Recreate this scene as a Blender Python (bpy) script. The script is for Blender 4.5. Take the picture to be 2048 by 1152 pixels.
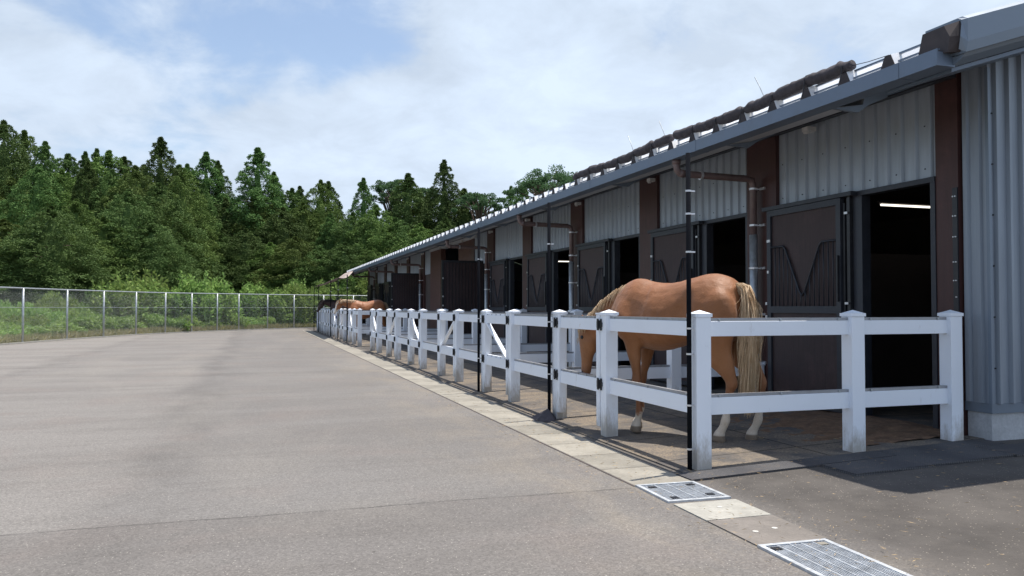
import bpy, math, random
import numpy as np
from mathutils import Vector, Matrix
random.seed(7)
rng = np.random.default_rng(11)
R = math.radians
scene = bpy.context.scene
for o in list(bpy.data.objects):
    bpy.data.objects.remove(o)
col = scene.collection

# ------------------------------------------------------------------ camera
H = 1.28
cd = bpy.data.cameras.new("camera")
cam = bpy.data.objects.new("camera", cd)
col.objects.link(cam)
cam.location = (0, 0, H)
cam.rotation_euler = (R(90 + 1.44), 0, R(-18.0))
cd.sensor_width = 36
cd.lens = 1590 / 2048 * 36
cd.clip_end = 2000
scene.camera = cam

# ------------------------------------------------------------------ sky and sun
SUN = Vector((0.232, 0.062, 1)).normalized()
world = bpy.data.worlds.new("World")
scene.world = world
world.use_nodes = True
wt = world.node_tree
wt.nodes.clear()
def N(t, typ, **kw):
    n = t.nodes.new(typ)
    for k, v in kw.items():
        setattr(n, k, v)
    return n
def math_node(t, op, a, b=None, c=None, clamp=False):
    n = N(t, 'ShaderNodeMath', operation=op, use_clamp=clamp)
    for i, v in enumerate((a, b, c)):
        if v is None: continue
        if isinstance(v, (int, float)): n.inputs[i].default_value = v
        else: t.links.new(v, n.inputs[i])
    return n.outputs[0]
def mixc(t, fac, a, b, mode='MIX'):
    n = N(t, 'ShaderNodeMix', data_type='RGBA', blend_type=mode)
    n.clamp_factor = True
    for s, v in ((n.inputs[0], fac), (n.inputs[6], a), (n.inputs[7], b)):
        if isinstance(v, (int, float)): s.default_value = v
        elif isinstance(v, tuple): s.default_value = (*v[:3], 1)
        else: t.links.new(v, s)
    return n.outputs[2]
def maprange(t, v, a, b, c=0.0, d=1.0, smooth=False):
    n = N(t, 'ShaderNodeMapRange')
    if smooth: n.interpolation_type = 'SMOOTHSTEP'
    t.links.new(v, n.inputs[0])
    for i, x in enumerate((a, b, c, d)): n.inputs[1 + i].default_value = x
    return n.outputs[0]
def noise(t, vec, scale, detail=4, rough=.55, dist=0.0):
    n = N(t, 'ShaderNodeTexNoise')
    n.inputs['Scale'].default_value = scale
    n.inputs['Detail'].default_value = detail
    n.inputs['Roughness'].default_value = rough
    n.inputs['Distortion'].default_value = dist
    t.links.new(vec, n.inputs['Vector'])
    return n.outputs['Fac']
sky = N(wt, 'ShaderNodeTexSky', sky_type='NISHITA')
sky.sun_disc = False
sky.sun_elevation = math.asin(SUN.z)
sky.sun_rotation = math.atan2(SUN.x, SUN.y)
sky.air_density = 1.0
sky.dust_density = 1.2
sky.ozone_density = 1.2
tc = N(wt, 'ShaderNodeTexCoord')
sep = N(wt, 'ShaderNodeSeparateXYZ')
wt.links.new(tc.outputs['Generated'], sep.inputs[0])
zz = math_node(wt, 'ADD', math_node(wt, 'MAXIMUM', sep.outputs[2], 0.0), 0.30)
cx = math_node(wt, 'DIVIDE', sep.outputs[0], zz)
cy = math_node(wt, 'DIVIDE', sep.outputs[1], zz)
comb = N(wt, 'ShaderNodeCombineXYZ')
wt.links.new(cx, comb.inputs[0]); wt.links.new(cy, comb.inputs[1])
comb.inputs[2].default_value = SKYOFF = 14.6
n1 = noise(wt, comb.outputs[0], 1.35, 7, .52, .25)
n2 = noise(wt, comb.outputs[0], 4.2, 6, .6, .3)
# more cloud towards +X (right of the photograph), more open blue to the left
bias = maprange(wt, sep.outputs[0], -0.30, 0.30, -0.030, 0.12)
cl = math_node(wt, 'ADD', math_node(wt, 'ADD', math_node(wt, 'MULTIPLY', n1, .8), math_node(wt, 'MULTIPLY', n2, .2)), bias)
cf = maprange(wt, cl, 0.445, 0.545, 0.20, 1.0, True)
# haze brightens the sky low down
hz = maprange(wt, sep.outputs[2], 0.0, 0.22, 0.88, 0.0, True)
cf = math_node(wt, 'MAXIMUM', cf, hz)
shade = maprange(wt, math_node(wt, 'ADD', math_node(wt, 'MULTIPLY', n2, .5), math_node(wt, 'MULTIPLY', n1, .5)), 0.40, 0.60, 0.86, 1.10)
SKYS = 0.14
skyc = N(wt, 'ShaderNodeVectorMath', operation='SCALE')
wt.links.new(sky.outputs[0], skyc.inputs[0]); skyc.inputs['Scale'].default_value = SKYS
cloudc = N(wt, 'ShaderNodeVectorMath', operation='SCALE')
cloudc.inputs[0].default_value = (0.565, 0.660, 0.790)
# clouds are brighter towards the high sun, and thinner overhead
glow = math_node(wt, 'MULTIPLY', maprange(wt, sep.outputs[2], 0.38, 0.95, 1.0, 1.5), maprange(wt, sep.outputs[0], -.25, .65, .93, 1.07))
wt.links.new(math_node(wt, 'MULTIPLY', shade, glow), cloudc.inputs['Scale'])
cf = math_node(wt, 'MULTIPLY', cf, maprange(wt, sep.outputs[2], .38, .75, 1.0, .22))
mx = mixc(wt, cf, skyc.outputs[0], cloudc.outputs[0])
bg = N(wt, 'ShaderNodeBackground')
wt.links.new(mx, bg.inputs[0])
bg.inputs[1].default_value = 1.0
wo = N(wt, 'ShaderNodeOutputWorld')
wt.links.new(bg.outputs[0], wo.inputs[0])

sl = bpy.data.lights.new("sun", 'SUN')
sl.energy = 4.8
sl.angle = R(0.55)
sl.color = (1.0, 0.93, 0.84)
so = bpy.data.objects.new("sun", sl)
col.objects.link(so)
so.rotation_euler = SUN.to_track_quat('Z', 'Y').to_euler()

scene.view_settings.view_transform = 'Standard'
scene.view_settings.look = 'None'
scene.view_settings.exposure = 0.32
scene.view_settings.gamma = 1
scene.render.engine = 'CYCLES'
scene.cycles.max_bounces = 6
scene.cycles.transparent_max_bounces = 8

# ------------------------------------------------------------------ helpers
def link(o, parent=None):
    col.objects.link(o)
    if parent is not None: o.parent = parent
    return o
def tag(o, label=None, cat=None, group=None, kind=None):
    if label: o['label'] = label
    if cat: o['category'] = cat
    if group: o['group'] = group
    if kind: o['kind'] = kind
    return o
def empty(name, loc=(0, 0, 0), rz=0, **kw):
    o = bpy.data.objects.new(name, None)
    o.empty_display_size = .2
    o.location = loc; o.rotation_euler = (0, 0, rz)
    link(o)
    return tag(o, **kw)
def copy_tree(o, parent=None):
    kids = list(o.children)
    c = o.copy(); col.objects.link(c)
    if parent is not None: c.parent = parent
    for ch in kids: copy_tree(ch, c)
    return c

class MB:
    def __init__(s): s.v = []; s.f = []
    def add(s, vs, fs):
        b = len(s.v)
        s.v.extend([tuple(v) for v in vs])
        s.f.extend([tuple(b + i for i in f) for f in fs])
        return s
    def box(s, x0, x1, y0, y1, z0, z1):
        return s.add([(x0,y0,z0),(x1,y0,z0),(x1,y1,z0),(x0,y1,z0),(x0,y0,z1),(x1,y0,z1),(x1,y1,z1),(x0,y1,z1)],
              [(0,3,2,1),(4,5,6,7),(0,1,5,4),(1,2,6,5),(2,3,7,6),(3,0,4,7)])
    def bar(s, a, b, w, h, up=(0,0,1)):
        a = Vector(a); b = Vector(b); d = (b - a).normalized(); up = Vector(up)
        sd = d.cross(up)
        if sd.length < 1e-4: sd = d.cross(Vector((1,0,0)))
        sd.normalize(); u = sd.cross(d).normalized()
        vs = []
        for p in (a, b):
            for i, j in ((-1,-1),(1,-1),(1,1),(-1,1)):
                vs.append(p + sd * (w/2*i) + u * (h/2*j))
        return s.add(vs, [(0,1,2,3),(7,6,5,4),(0,4,5,1),(1,5,6,2),(2,6,7,3),(3,7,4,0)])
    def tube(s, pts, r, n=8, caps=True):
        pts = [Vector(p) for p in pts]
        rs = r if isinstance(r, (list, tuple)) else [r]*len(pts)
        rings = []
        ref = None
        for i, p in enumerate(pts):
            d = (pts[min(i+1, len(pts)-1)] - pts[max(i-1, 0)]).normalized()
            if ref is None:
                ref = d.cross(Vector((0,0,1)))
                if ref.length < .1: ref = d.cross(Vector((1,0,0)))
            ref = (ref - d * ref.dot(d)).normalized()
            v = d.cross(ref)
            rings.append([p + (ref*math.cos(2*math.pi*k/n) + v*math.sin(2*math.pi*k/n))*rs[i] for k in range(n)])
        return s.rings(rings, caps)
    def rings(s, rings, caps=True):
        n = len(rings[0])
        vs = [p for r in rings for p in r]; fs = []
        for i in range(len(rings)-1):
            for k in range(n):
                k2 = (k+1) % n
                fs.append((i*n+k, i*n+k2, (i+1)*n+k2, (i+1)*n+k))
        if caps:
            fs.append(tuple(range(n))[::-1]); fs.append(tuple((len(rings)-1)*n+k for k in range(n)))
        return s.add(vs, fs)
    def prism(s, poly, axis, a, b):
        # poly: list of 2D points in the plane normal to axis ('x' -> (y,z), 'y' -> (x,z), 'z' -> (x,y))
        def P(p, t):
            return {'x': (t, p[0], p[1]), 'y': (p[0], t, p[1]), 'z': (p[0], p[1], t)}[axis]
        n = len(poly)
        vs = [P(p, a) for p in poly] + [P(p, b) for p in poly]
        fs = [tuple(range(n)), tuple(range(2*n-1, n-1, -1))]
        for k in range(n):
            k2 = (k+1) % n
            fs.append((k, n+k, n+k2, k2))
        return s.add(vs, fs)
    def build(s, name, mat, parent=None, smooth=False, bevel=0, loc=None):
        me = bpy.data.meshes.new(name)
        me.from_pydata(s.v, [], s.f)
        me.validate()
        import bmesh
        bm = bmesh.new(); bm.from_mesh(me)
        bmesh.ops.recalc_face_normals(bm, faces=bm.faces)
        if bevel:
            ed = [e for e in bm.edges if e.is_manifold and e.calc_face_angle(0) > .6]
            try: bmesh.ops.bevel(bm, geom=ed, offset=bevel, segments=2, affect='EDGES', clamp_overlap=True, profile=.6)
            except Exception as ex: print('bevel', ex)
        bm.to_mesh(me); bm.free()
        if smooth:
            me.polygons.foreach_set('use_smooth', [True]*len(me.polygons))
        me.materials.append(mat)
        o = bpy.data.objects.new(name, me)
        if loc is not None: o.location = loc
        return link(o, parent)
def np_mesh(name, V, F, mat, parent=None, smooth=False):
    """V (n,3), F (m,4) arrays"""
    me = bpy.data.meshes.new(name)
    k = F.shape[1]
    me.vertices.add(len(V)); me.vertices.foreach_set('co', V.astype(np.float32).ravel())
    me.loops.add(F.size); me.loops.foreach_set('vertex_index', F.astype(np.int32).ravel())
    me.polygons.add(len(F)); me.polygons.foreach_set('loop_start', np.arange(0, F.size, k, dtype=np.int32))
    me.polygons.foreach_set('loop_total', np.full(len(F), k, dtype=np.int32))
    me.update(calc_edges=True)
    if smooth: me.polygons.foreach_set('use_smooth', np.ones(len(F), dtype=bool))
    me.materials.append(mat)
    return link(bpy.data.objects.new(name, me), parent)

# ------------------------------------------------------------------ materials
def newmat(name):
    m = bpy.data.materials.new(name); m.use_nodes = True
    t = m.node_tree
    return m, t, t.nodes['Principled BSDF']
def setin(t, b, key, v):
    s = b.inputs[key]
    if isinstance(v, (int, float)): s.default_value = v
    elif isinstance(v, tuple): s.default_value = (*v[:3], 1)
    else: t.links.new(v, s)
def wpos(t):
    return N(t, 'ShaderNodeNewGeometry').outputs['Position']
def opos(t):
    return N(t, 'ShaderNodeTexCoord').outputs['Object']
def bump(t, b, h, dist=.01, strength=.5):
    n = N(t, 'ShaderNodeBump')
    n.inputs['Distance'].default_value = dist
    n.inputs['Strength'].default_value = strength
    t.links.new(h, n.inputs['Height'])
    t.links.new(n.outputs[0], b.inputs['Normal'])
def scaled(t, vec, s):
    n = N(t, 'ShaderNodeVectorMath', operation='MULTIPLY')
    t.links.new(vec, n.inputs[0]); n.inputs[1].default_value = s
    return n.outputs[0]
def simple(name, c, rough=.5, metal=0.0, var=.12, scale=3.0, dirt=None, dirt_amt=.35, bmp=0.0, stretch=(1,1,1), spec=.5):
    m, t, b = newmat(name)
    p = scaled(t, wpos(t), stretch)
    n = noise(t, p, scale, 6, .6)
    c1 = tuple(x*(1-var) for x in c); c2 = tuple(min(1, x*(1+var)) for x in c)
    cc = mixc(t, maprange(t, n, .3, .7), c1, c2)
    if dirt:
        n2 = noise(t, p, scale*2.7, 8, .7)
        cc = mixc(t, maprange(t, n2, .52, .78, 0, dirt_amt), cc, dirt)
    setin(t, b, 'Base Color', cc)
    setin(t, b, 'Roughness', maprange(t, n, .3, .7, max(.05, rough-.08), min(1, rough+.08)))
    b.inputs['Metallic'].default_value = metal
    b.inputs['Specular IOR Level'].default_value = spec
    if bmp: bump(t, b, noise(t, p, scale*8, 5, .6), bmp, .6)
    return m

def asphalt_mat():
    m, t, b = newmat('asphalt')
    p = wpos(t)
    sp = N(t, 'ShaderNodeSeparateXYZ'); t.links.new(p, sp.inputs[0])
    X, Y = sp.outputs[0], sp.outputs[1]
    wob = math_node(t, 'MULTIPLY', math_node(t, 'SUBTRACT', noise(t, p, .35, 4, .6), .5), 1.0)
    wx = math_node(t, 'ADD', X, wob)
    # paved lanes laid side by side, each its own tone
    l1 = maprange(t, wx, -1.15, -0.75, 0, 1, True)
    l2 = maprange(t, wx, -4.7, -4.3, 0, 1, True)
    l3 = maprange(t, Y, 5.12, 5.24, 1, 0, True)
    c = mixc(t, l1, (0.210, 0.198, 0.184), (0.182, 0.173, 0.163))
    c = mixc(t, math_node(t, 'SUBTRACT', 1.0, l2), c, (0.236, 0.222, 0.204))
    c = mixc(t, math_node(t, 'MULTIPLY', l3, .55), c, (0.149, 0.137, 0.128))
    # broad weathering, drawn out across the lanes
    big = noise(t, scaled(t, p, (.20, .95, 1)), 1.0, 7, .62, .6)
    c = mixc(t, maprange(t, big, .42, .62, 0, .38), c, (0.118, 0.108, 0.099))
    big2 = noise(t, scaled(t, p, (.5, .16, 1)), 1.1, 5, .6, .8)
    c = mixc(t, maprange(t, big2, .48, .68, 0, .45), c, (0.25, 0.232, 0.205))
    thin = noise(t, scaled(t, p, (.35, 2.6, 1)), 1.3, 6, .7, .4)
    c = mixc(t, maprange(t, thin, .52, .70, 0, .38), c, (0.125, 0.115, 0.106))
    pinkish = noise(t, p, .8, 5, .6, .4)
    c = mixc(t, maprange(t, pinkish, .52, .68, 0, .35), c, (0.205, 0.172, 0.155))
    # darker worn edge beside the lane joint, broken up along its length
    ed = math_node(t, 'ABSOLUTE', math_node(t, 'ADD', wx, .75))
    c = mixc(t, math_node(t, 'MULTIPLY', maprange(t, ed, 0, .55, .42, 0, True), maprange(t, noise(t, scaled(t, p, (1, .5, 1)), 1.5, 6, .7), .40, .62)), c, (0.098, 0.09, 0.083))
    ed2 = math_node(t, 'ABSOLUTE', math_node(t, 'ADD', wx, 4.5))
    c = mixc(t, math_node(t, 'MULTIPLY', maprange(t, ed2, 0, .45, .5, 0, True), maprange(t, noise(t, p, 1.1, 5, .7), .42, .6)), c, (0.11, 0.10, 0.092))
    # sand washed up against the drain
    sand = math_node(t, 'MULTIPLY', maprange(t, X, .9, 2.65, 0, 1, True), maprange(t, noise(t, scaled(t, p, (1, .45, 1)), 1.7, 7, .7, .5), .44, .64))
    c = mixc(t, math_node(t, 'MULTIPLY', sand, .42), c, (0.28, 0.238, 0.18))
    # seam across (construction joint)
    wy = math_node(t, 'ADD', Y, math_node(t, 'MULTIPLY', math_node(t, 'SUBTRACT', noise(t, p, 9, 5, .7), .5), .05))
    wy = math_node(t, 'ADD', wy, math_node(t, 'MULTIPLY', math_node(t, 'SUBTRACT', noise(t, p, .6, 3, .5), .5), .12))
    sm = maprange(t, math_node(t, 'ABSOLUTE', math_node(t, 'SUBTRACT', wy, 5.17)), .004, .016, 1, 0, True)
    sm = math_node(t, 'MULTIPLY', sm, maprange(t, noise(t, p, 3.1, 4, .6), .35, .6, .15, .8))
    sm = math_node(t, 'MULTIPLY', sm, maprange(t, X, 2.55, 2.6, 1, 0))
    c = mixc(t, sm, c, (0.04, 0.038, 0.036))
    # aggregate: pale and dark stones
    v = N(t, 'ShaderNodeTexVoronoi'); v.inputs['Scale'].default_value = 105
    t.links.new(p, v.inputs['Vector'])
    vs = N(t, 'ShaderNodeSeparateColor'); t.links.new(v.outputs['Color'], vs.inputs[0])
    st = maprange(t, vs.outputs[0], .0, 1, .76, 1.24)
    sc = N(t, 'ShaderNodeVectorMath', operation='SCALE'); t.links.new(c, sc.inputs[0]); t.links.new(st, sc.inputs['Scale'])
    pale = maprange(t, vs.outputs[1], .955, .98, 0, .55)
    dist = maprange(t, v.outputs['Distance'], .25, .5, 1, 0)
    c = mixc(t, math_node(t, 'MULTIPLY', pale, dist), sc.outputs[0], (0.6, 0.57, 0.5))
    fine = noise(t, p, 40, 6, .75)
    c = mixc(t, maprange(t, fine, .35, .7, 0, .35), c, (0.10, 0.095, 0.09))
    v3 = N(t, 'ShaderNodeTexVoronoi'); v3.inputs['Scale'].default_value = 2.2
    t.links.new(p, v3.inputs['Vector'])
    c = mixc(t, maprange(t, v3.outputs['Distance'], .012, .03, .8, 0), c, (.05, .045, .04))
    # sawdust and straw blown along the drain and around the pens
    near = math_node(t, 'MULTIPLY', maprange(t, X, 1.9, 2.62, 0, 1), 1.0)
    str_ = noise(t, scaled(t, p, (1, 1, 1)), 26, 8, .8)
    c = mixc(t, math_node(t, 'MULTIPLY', maprange(t, str_, .55, .72, 0, .6), near), c, (0.42, 0.33, 0.22))
    brown = maprange(t, X, 2.9, 3.3, 0, .92)
    c = mixc(t, brown, c, mixc(t, maprange(t, noise(t, p, 1.7, 5, .65), .35, .65), (0.058, 0.053, 0.049), (0.100, 0.091, 0.083)))
    c = mixc(t, math_node(t, 'MULTIPLY', math_node(t, 'MULTIPLY', pale, dist), maprange(t, X, 2.9, 3.3, 0, 1)), c, (.5, .45, .36))
    setin(t, b, 'Base Color', c)
    b.inputs['Roughness'].default_value = .9
    b.inputs['Specular IOR Level'].default_value = .3
    h = math_node(t, 'ADD', math_node(t, 'MULTIPLY', v.outputs['Distance'], -.7), fine)
    bump(t, b, h, .008, .45)
    return m

def stall_floor_mat():
    m, t, b = newmat('rubber_floor')
    p = wpos(t)
    sp = N(t, 'ShaderNodeSeparateXYZ'); t.links.new(p, sp.inputs[0])
    n = noise(t, p, 2.0, 6, .65, .4); n2 = noise(t, p, 22, 7, .75)
    c = mixc(t, maprange(t, n2, .3, .7), (.075, .072, .072), (.118, .112, .108))
    # joints between mats
    jx = N(t, 'ShaderNodeTexBrick')
    jx.inputs['Scale'].default_value = 1.0; jx.inputs['Mortar Size'].default_value = .009
    jx.inputs['Brick Width'].default_value = 1.51; jx.inputs['Row Height'].default_value = .98
    jx.offset = 0
    t.links.new(p, jx.inputs['Vector'])
    saw = math_node(t, 'MULTIPLY', maprange(t, n, .42, .58, .12, 1), maprange(t, noise(t, p, 60, 6, .8), .40, .60, 0, 1))
    c = mixc(t, math_node(t, 'MULTIPLY', saw, .85), c, mixc(t, noise(t, p, 9, 4, .6), (.20, .155, .11), (.40, .32, .22)))
    c = mixc(t, math_node(t, 'MULTIPLY', jx.outputs['Fac'], .85), c, (.015, .014, .013))
    setin(t, b, 'Base Color', c); b.inputs['Roughness'].default_value = .95
    b.inputs['Specular IOR Level'].default_value = .25
    bump(t, b, n2, .003, .5)
    return m
def mat_mat():
    m, t, b = newmat('ribbed_rubber')
    p = wpos(t)
    v = N(t, 'ShaderNodeTexVoronoi'); v.inputs['Scale'].default_value = 45; v.inputs['Randomness'].default_value = .15
    t.links.new(p, v.inputs['Vector'])
    c = mixc(t, maprange(t, v.outputs['Distance'], .2, .5), (.11, .108, .11), (.05, .05, .055))
    c = mixc(t, maprange(t, noise(t, p, 7, 8, .75), .55, .75, 0, .5), c, (.26, .19, .12))
    setin(t, b, 'Base Color', c); b.inputs['Roughness'].default_value = .85
    bump(t, b, v.outputs['Distance'], -.01, .8)
    return m
def concrete_mat(name, c, warm=.3, joint=False):
    m, t, b = newmat(name)
    p = wpos(t)
    n = noise(t, p, 3.5, 8, .65); n2 = noise(t, p, 45, 5, .7)
    cc = mixc(t, maprange(t, n, .35, .65), tuple(x*.80 for x in c), tuple(x*1.12 for x in c))
    cc = mixc(t, maprange(t, n2, .4, .75, 0, .4), cc, tuple(x*.45 for x in c))
    n3 = noise(t, p, 12, 8, .8)
    cc = mixc(t, maprange(t, n3, .55, .75, 0, warm), cc, (.30, .23, .15))
    if joint:
        sp = N(t, 'ShaderNodeSeparateXYZ'); t.links.new(p, sp.inputs[0])
        yy = math_node(t, 'SUBTRACT', sp.outputs[1], 5.17)
        k = math_node(t, 'FLOOR', math_node(t, 'DIVIDE', yy, .6))
        wn = N(t, 'ShaderNodeTexWhiteNoise', noise_dimensions='1D'); t.links.new(k, wn.inputs['W'])
        s = N(t, 'ShaderNodeVectorMath', operation='SCALE'); t.links.new(cc, s.inputs[0])
        t.links.new(maprange(t, wn.outputs['Value'], 0, 1, .78, 1.08), s.inputs['Scale'])
        cc = s.outputs[0]
    setin(t, b, 'Base Color', cc); b.inputs['Roughness'].default_value = .9
    bump(t, b, n2, .006, .5)
    return m
def white_mat():
    m, t, b = newmat('white_pvc')
    p = wpos(t)
    sp = N(t, 'ShaderNodeSeparateXYZ'); t.links.new(p, sp.inputs[0])
    n = noise(t, scaled(t, p, (1, 1, .30)), 8, 8, .75)
    z = maprange(t, sp.outputs[2], .0, .42, .40, .0)
    f = math_node(t, 'MULTIPLY', maprange(t, math_node(t, 'ADD', n, z), .60, .84, 0, .8), 1.0)
    c = mixc(t, f, (.83, .875, .94), (.33, .29, .23))
    c = mixc(t, maprange(t, noise(t, p, 2.2, 3, .5), .35, .7, 0, .12), c, (.6, .62, .6))
    f2 = maprange(t, noise(t, p, 55, 4, .7), .68, .75, 0, .45)
    c = mixc(t, f2, c, (.35, .32, .27))
    setin(t, b, 'Base Color', c); b.inputs['Roughness'].default_value = .5
    return m
def cladding_mat(name, c):
    m, t, b = newmat(name)
    p = wpos(t)
    n = noise(t, scaled(t, p, (1, 1, .12)), 7, 6, .65)
    cc = mixc(t, maprange(t, n, .35, .7), tuple(x*.86 for x in c), tuple(x*1.06 for x in c))
    n2 = noise(t, scaled(t, p, (3, 3, .5)), 8, 8, .75)
    cc = mixc(t, maprange(t, n2, .58, .8, 0, .35), cc, tuple(x*.55 for x in c))
    setin(t, b, 'Base Color', cc); b.inputs['Roughness'].default_value = .42
    b.inputs['Metallic'].default_value = .25
    return m
def wood_mat(name, c1, c2, stretch=(1, 14, .7), rough=.6):
    m, t, b = newmat(name)
    p = scaled(t, wpos(t), stretch)
    n = noise(t, p, 4, 8, .65, .6)
    cc = mixc(t, maprange(t, n, .3, .7), c1, c2)
    n2 = noise(t, wpos(t), 2.2, 6, .7)
    cc = mixc(t, maprange(t, n2, .55, .75, 0, .35), cc, tuple(x*2.3 for x in c2))
    setin(t, b, 'Base Color', cc); b.inputs['Roughness'].default_value = rough
    bump(t, b, n, .004, .5)
    return m
def leaf_mat(name, c1, c2, c3, rand=.35, trans=.25, nscale=.8):
    m, t, b = newmat(name)
    oi = N(t, 'ShaderNodeObjectInfo')
    g = wpos(t)
    n = noise(t, g, nscale, 4, .6); n2 = noise(t, g, 7, 3, .6)
    cc = mixc(t, maprange(t, n, .35, .65), c1, c2)
    cc = mixc(t, maprange(t, n2, .45, .75, 0, .8), cc, c3)
    hs = N(t, 'ShaderNodeHueSaturation')
    t.links.new(cc, hs.inputs['Color'])
    t.links.new(maprange(t, oi.outputs['Random'], 0, 1, .495, .525), hs.inputs['Hue'])
    t.links.new(maprange(t, oi.outputs['Random'], 0, 1, 1-rand, 1+rand), hs.inputs['Value'])
    setin(t, b, 'Base Color', hs.outputs[0])
    b.inputs['Roughness'].default_value = .7
    b.inputs['Specular IOR Level'].default_value = .12
    tr = N(t, 'ShaderNodeBsdfTranslucent'); t.links.new(hs.outputs[0], tr.inputs[0])
    ms = N(t, 'ShaderNodeMixShader'); ms.inputs[0].default_value = trans
    t.links.new(b.outputs[0], ms.inputs[1]); t.links.new(tr.outputs[0], ms.inputs[2])
    t.links.new(ms.outputs[0], t.nodes['Material Output'].inputs[0])
    return m
def lamp_mat(name, c, s):
    m = bpy.data.materials.new(name); m.use_nodes = True
    t = m.node_tree; b = t.nodes['Principled BSDF']
    b.inputs['Emission Color'].default_value = (*c, 1); b.inputs['Emission Strength'].default_value = s
    return m

M = dict(
    asphalt=asphalt_mat(), floor=stall_floor_mat(), mat=mat_mat(),
    slab_path=concrete_mat('drain_concrete', (.31, .29, .245), .45, True),
    slab_light=concrete_mat('pale_slab', (.37, .36, .32), .12),
    slab_brown=concrete_mat('brown_slab', (.20, .18, .16), .2),
    base=concrete_mat('foundation_concrete', (.50, .51, .52), .12),
    white=white_mat(),
    alu=simple('aluminium_strip', (.34, .35, .37), .45, .5, .15, 6, (.15,.13,.1)),
    galv=simple('galvanised_steel', (.42, .45, .47), .42, .6, .2, 14, (.25,.25,.25), .4),
    grate=simple('galvanised_grate', (.50, .53, .56), .5, .3, .2, 14, (.2,.16,.11), .6),
    black=simple('black_metal', (.018, .019, .023), .38, .1, .2, 5, (.08,.075,.07), .3),
    blackpole=simple('black_pole_paint', (.010, .011, .014), .95, 0, .2, 5, spec=.02),
    charcoal=simple('charcoal_frame', (.032, .036, .046), .45, .2, .2, 5, (.09,.09,.09), .25),
    brownsteel=wood_mat('brown_steel', (.046, .018, .016), (.064, .024, .021), (1, 5, .3), .5),
    door=wood_mat('dark_door_boards', (.030, .018, .019), (.050, .028, .028)),
    pen_brown=wood_mat('brown_siding', (.065, .028, .022), (.09, .038, .030), (1, 1, 8), .6),
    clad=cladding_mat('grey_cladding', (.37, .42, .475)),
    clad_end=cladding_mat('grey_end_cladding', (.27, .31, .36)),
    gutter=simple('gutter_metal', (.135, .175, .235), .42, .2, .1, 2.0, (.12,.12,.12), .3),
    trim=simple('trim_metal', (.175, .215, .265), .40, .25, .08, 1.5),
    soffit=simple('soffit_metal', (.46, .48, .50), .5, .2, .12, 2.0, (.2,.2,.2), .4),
    roof=simple('roof_metal', (.74, .76, .78), .45, .15, .06, 1.5),
    cap=simple('rib_closure', (.055, .045, .045), .8, 0, .3, 9),
    pipebrown=simple('brown_pipe', (.15, .105, .10), .45, 0, .15, 6, (.3,.27,.25), .3),
    cloth=simple('rolled_shade_cloth', (.060, .052, .058), .9, 0, .35, 14, (.14,.13,.13), .4, .01),
    tarp=simple('tan_shade_cloth', (.34, .28, .25), .85, 0, .15, 5),
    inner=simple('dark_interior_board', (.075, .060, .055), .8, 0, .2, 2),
    bolt=simple('bright_bolt', (.65, .65, .66), .35, .7, .1, 30),
    lamp=lamp_mat('fluorescent_tube', (1, .94, .82), 1.6),
    whiteplastic=simple('white_plastic', (.6, .6, .58), .4, 0, .08, 8),
    blue=simple('blue_plastic', (.02, .07, .25), .4, 0, .1, 8),
    dot=simple('pale_plug', (.52, .51, .47), .6, 0, .05, 30),
    earth=simple('earth', (.085, .095, .035), .95, 0, .4, .8, (.2,.17,.09), .6),
    bark=simple('bark', (.12, .085, .065), .9, 0, .3, 6, (.05,.04,.03), .5, .02, (1,1,.2)),
)
# ------------------------------------------------------------------ ground
def apron(x):
    return 0.0 if x < 3.1 else min(.115, (x-3.1)*.0385)
FENCE = [(-9.5,26.5),(-8.7,29.6),(-7.9,32.7),(-7.1,35.8),(-6.2,38.4),(-5.26,41.1),(-4.2,43.3),(-3.1,45.1),(-1.9,46.6),(-.8,47.9),(.8,50.0),(2.4,51.4),(4.3,52.6),(6.3,53.5),(8.5,54.2),(10.8,54.6),(13,54.8),(15.3,55)]
mb = MB()
mb.add([(-400,-60,-.03),(400,-60,-.03),(400,700,-.03),(-400,700,-.03)], [(0,1,2,3)])
tag(mb.build('ground', M['earth']), kind='structure')
mb = MB()
left = [(-30,-30)] + [(-30,20)] + [(-9.5,26.5)]
poly = [(-30,-30),(3.1,-30)]
# asphalt west of X=3.1, bounded by the far fence
pts = [(-30,-30),(3.1,-30),(3.1,51.85)] + [p for p in FENCE[::-1] if p[0] < 3.1] + [(-12,17),(-30,10)]
mb.add([(x, y, 0) for x, y in pts], [tuple(range(len(pts)))])
b0 = [(3.1,-30,0),(6.13,-30,apron(6.13)),(6.13,53.4,apron(6.13)),(3.1,51.85,0)]
mb.add(b0, [(0,1,2,3)])
mb.add([(6.13,-30,.1148),(40,-30,.1148),(40,60,.1148),(15.3,55,.1148),(6.13,53.4,.1148)], [(0,1,2,3,4)])
ag = mb.build('asphalt_yard', M['asphalt']); tag(ag, kind='structure')
# soil slope up behind the fence
mb = MB()
F2 = [(-30,10),(-12,17)] + FENCE + [(40,60)]
vs = []; fs = []
for i, (x, y) in enumerate(F2):
    d = Vector((-.55, .83)) if x < 5 else Vector((0, 1))
    for j, (q, z) in enumerate(((.05,.0),(1.5,.1),(8,.25),(120,1.2))):
        vs.append((x + d.x*q*(1 if j < 3 else 1.0), y + d.y*q, z))
for i in range(len(F2)-1):
    for j in range(3):
        a = i*4 + j
        fs.append((a, a+4, a+5, a+1))
mb.add(vs, fs)
tag(mb.build('verge_ground', M['earth'], smooth=True), kind='structure')

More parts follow.
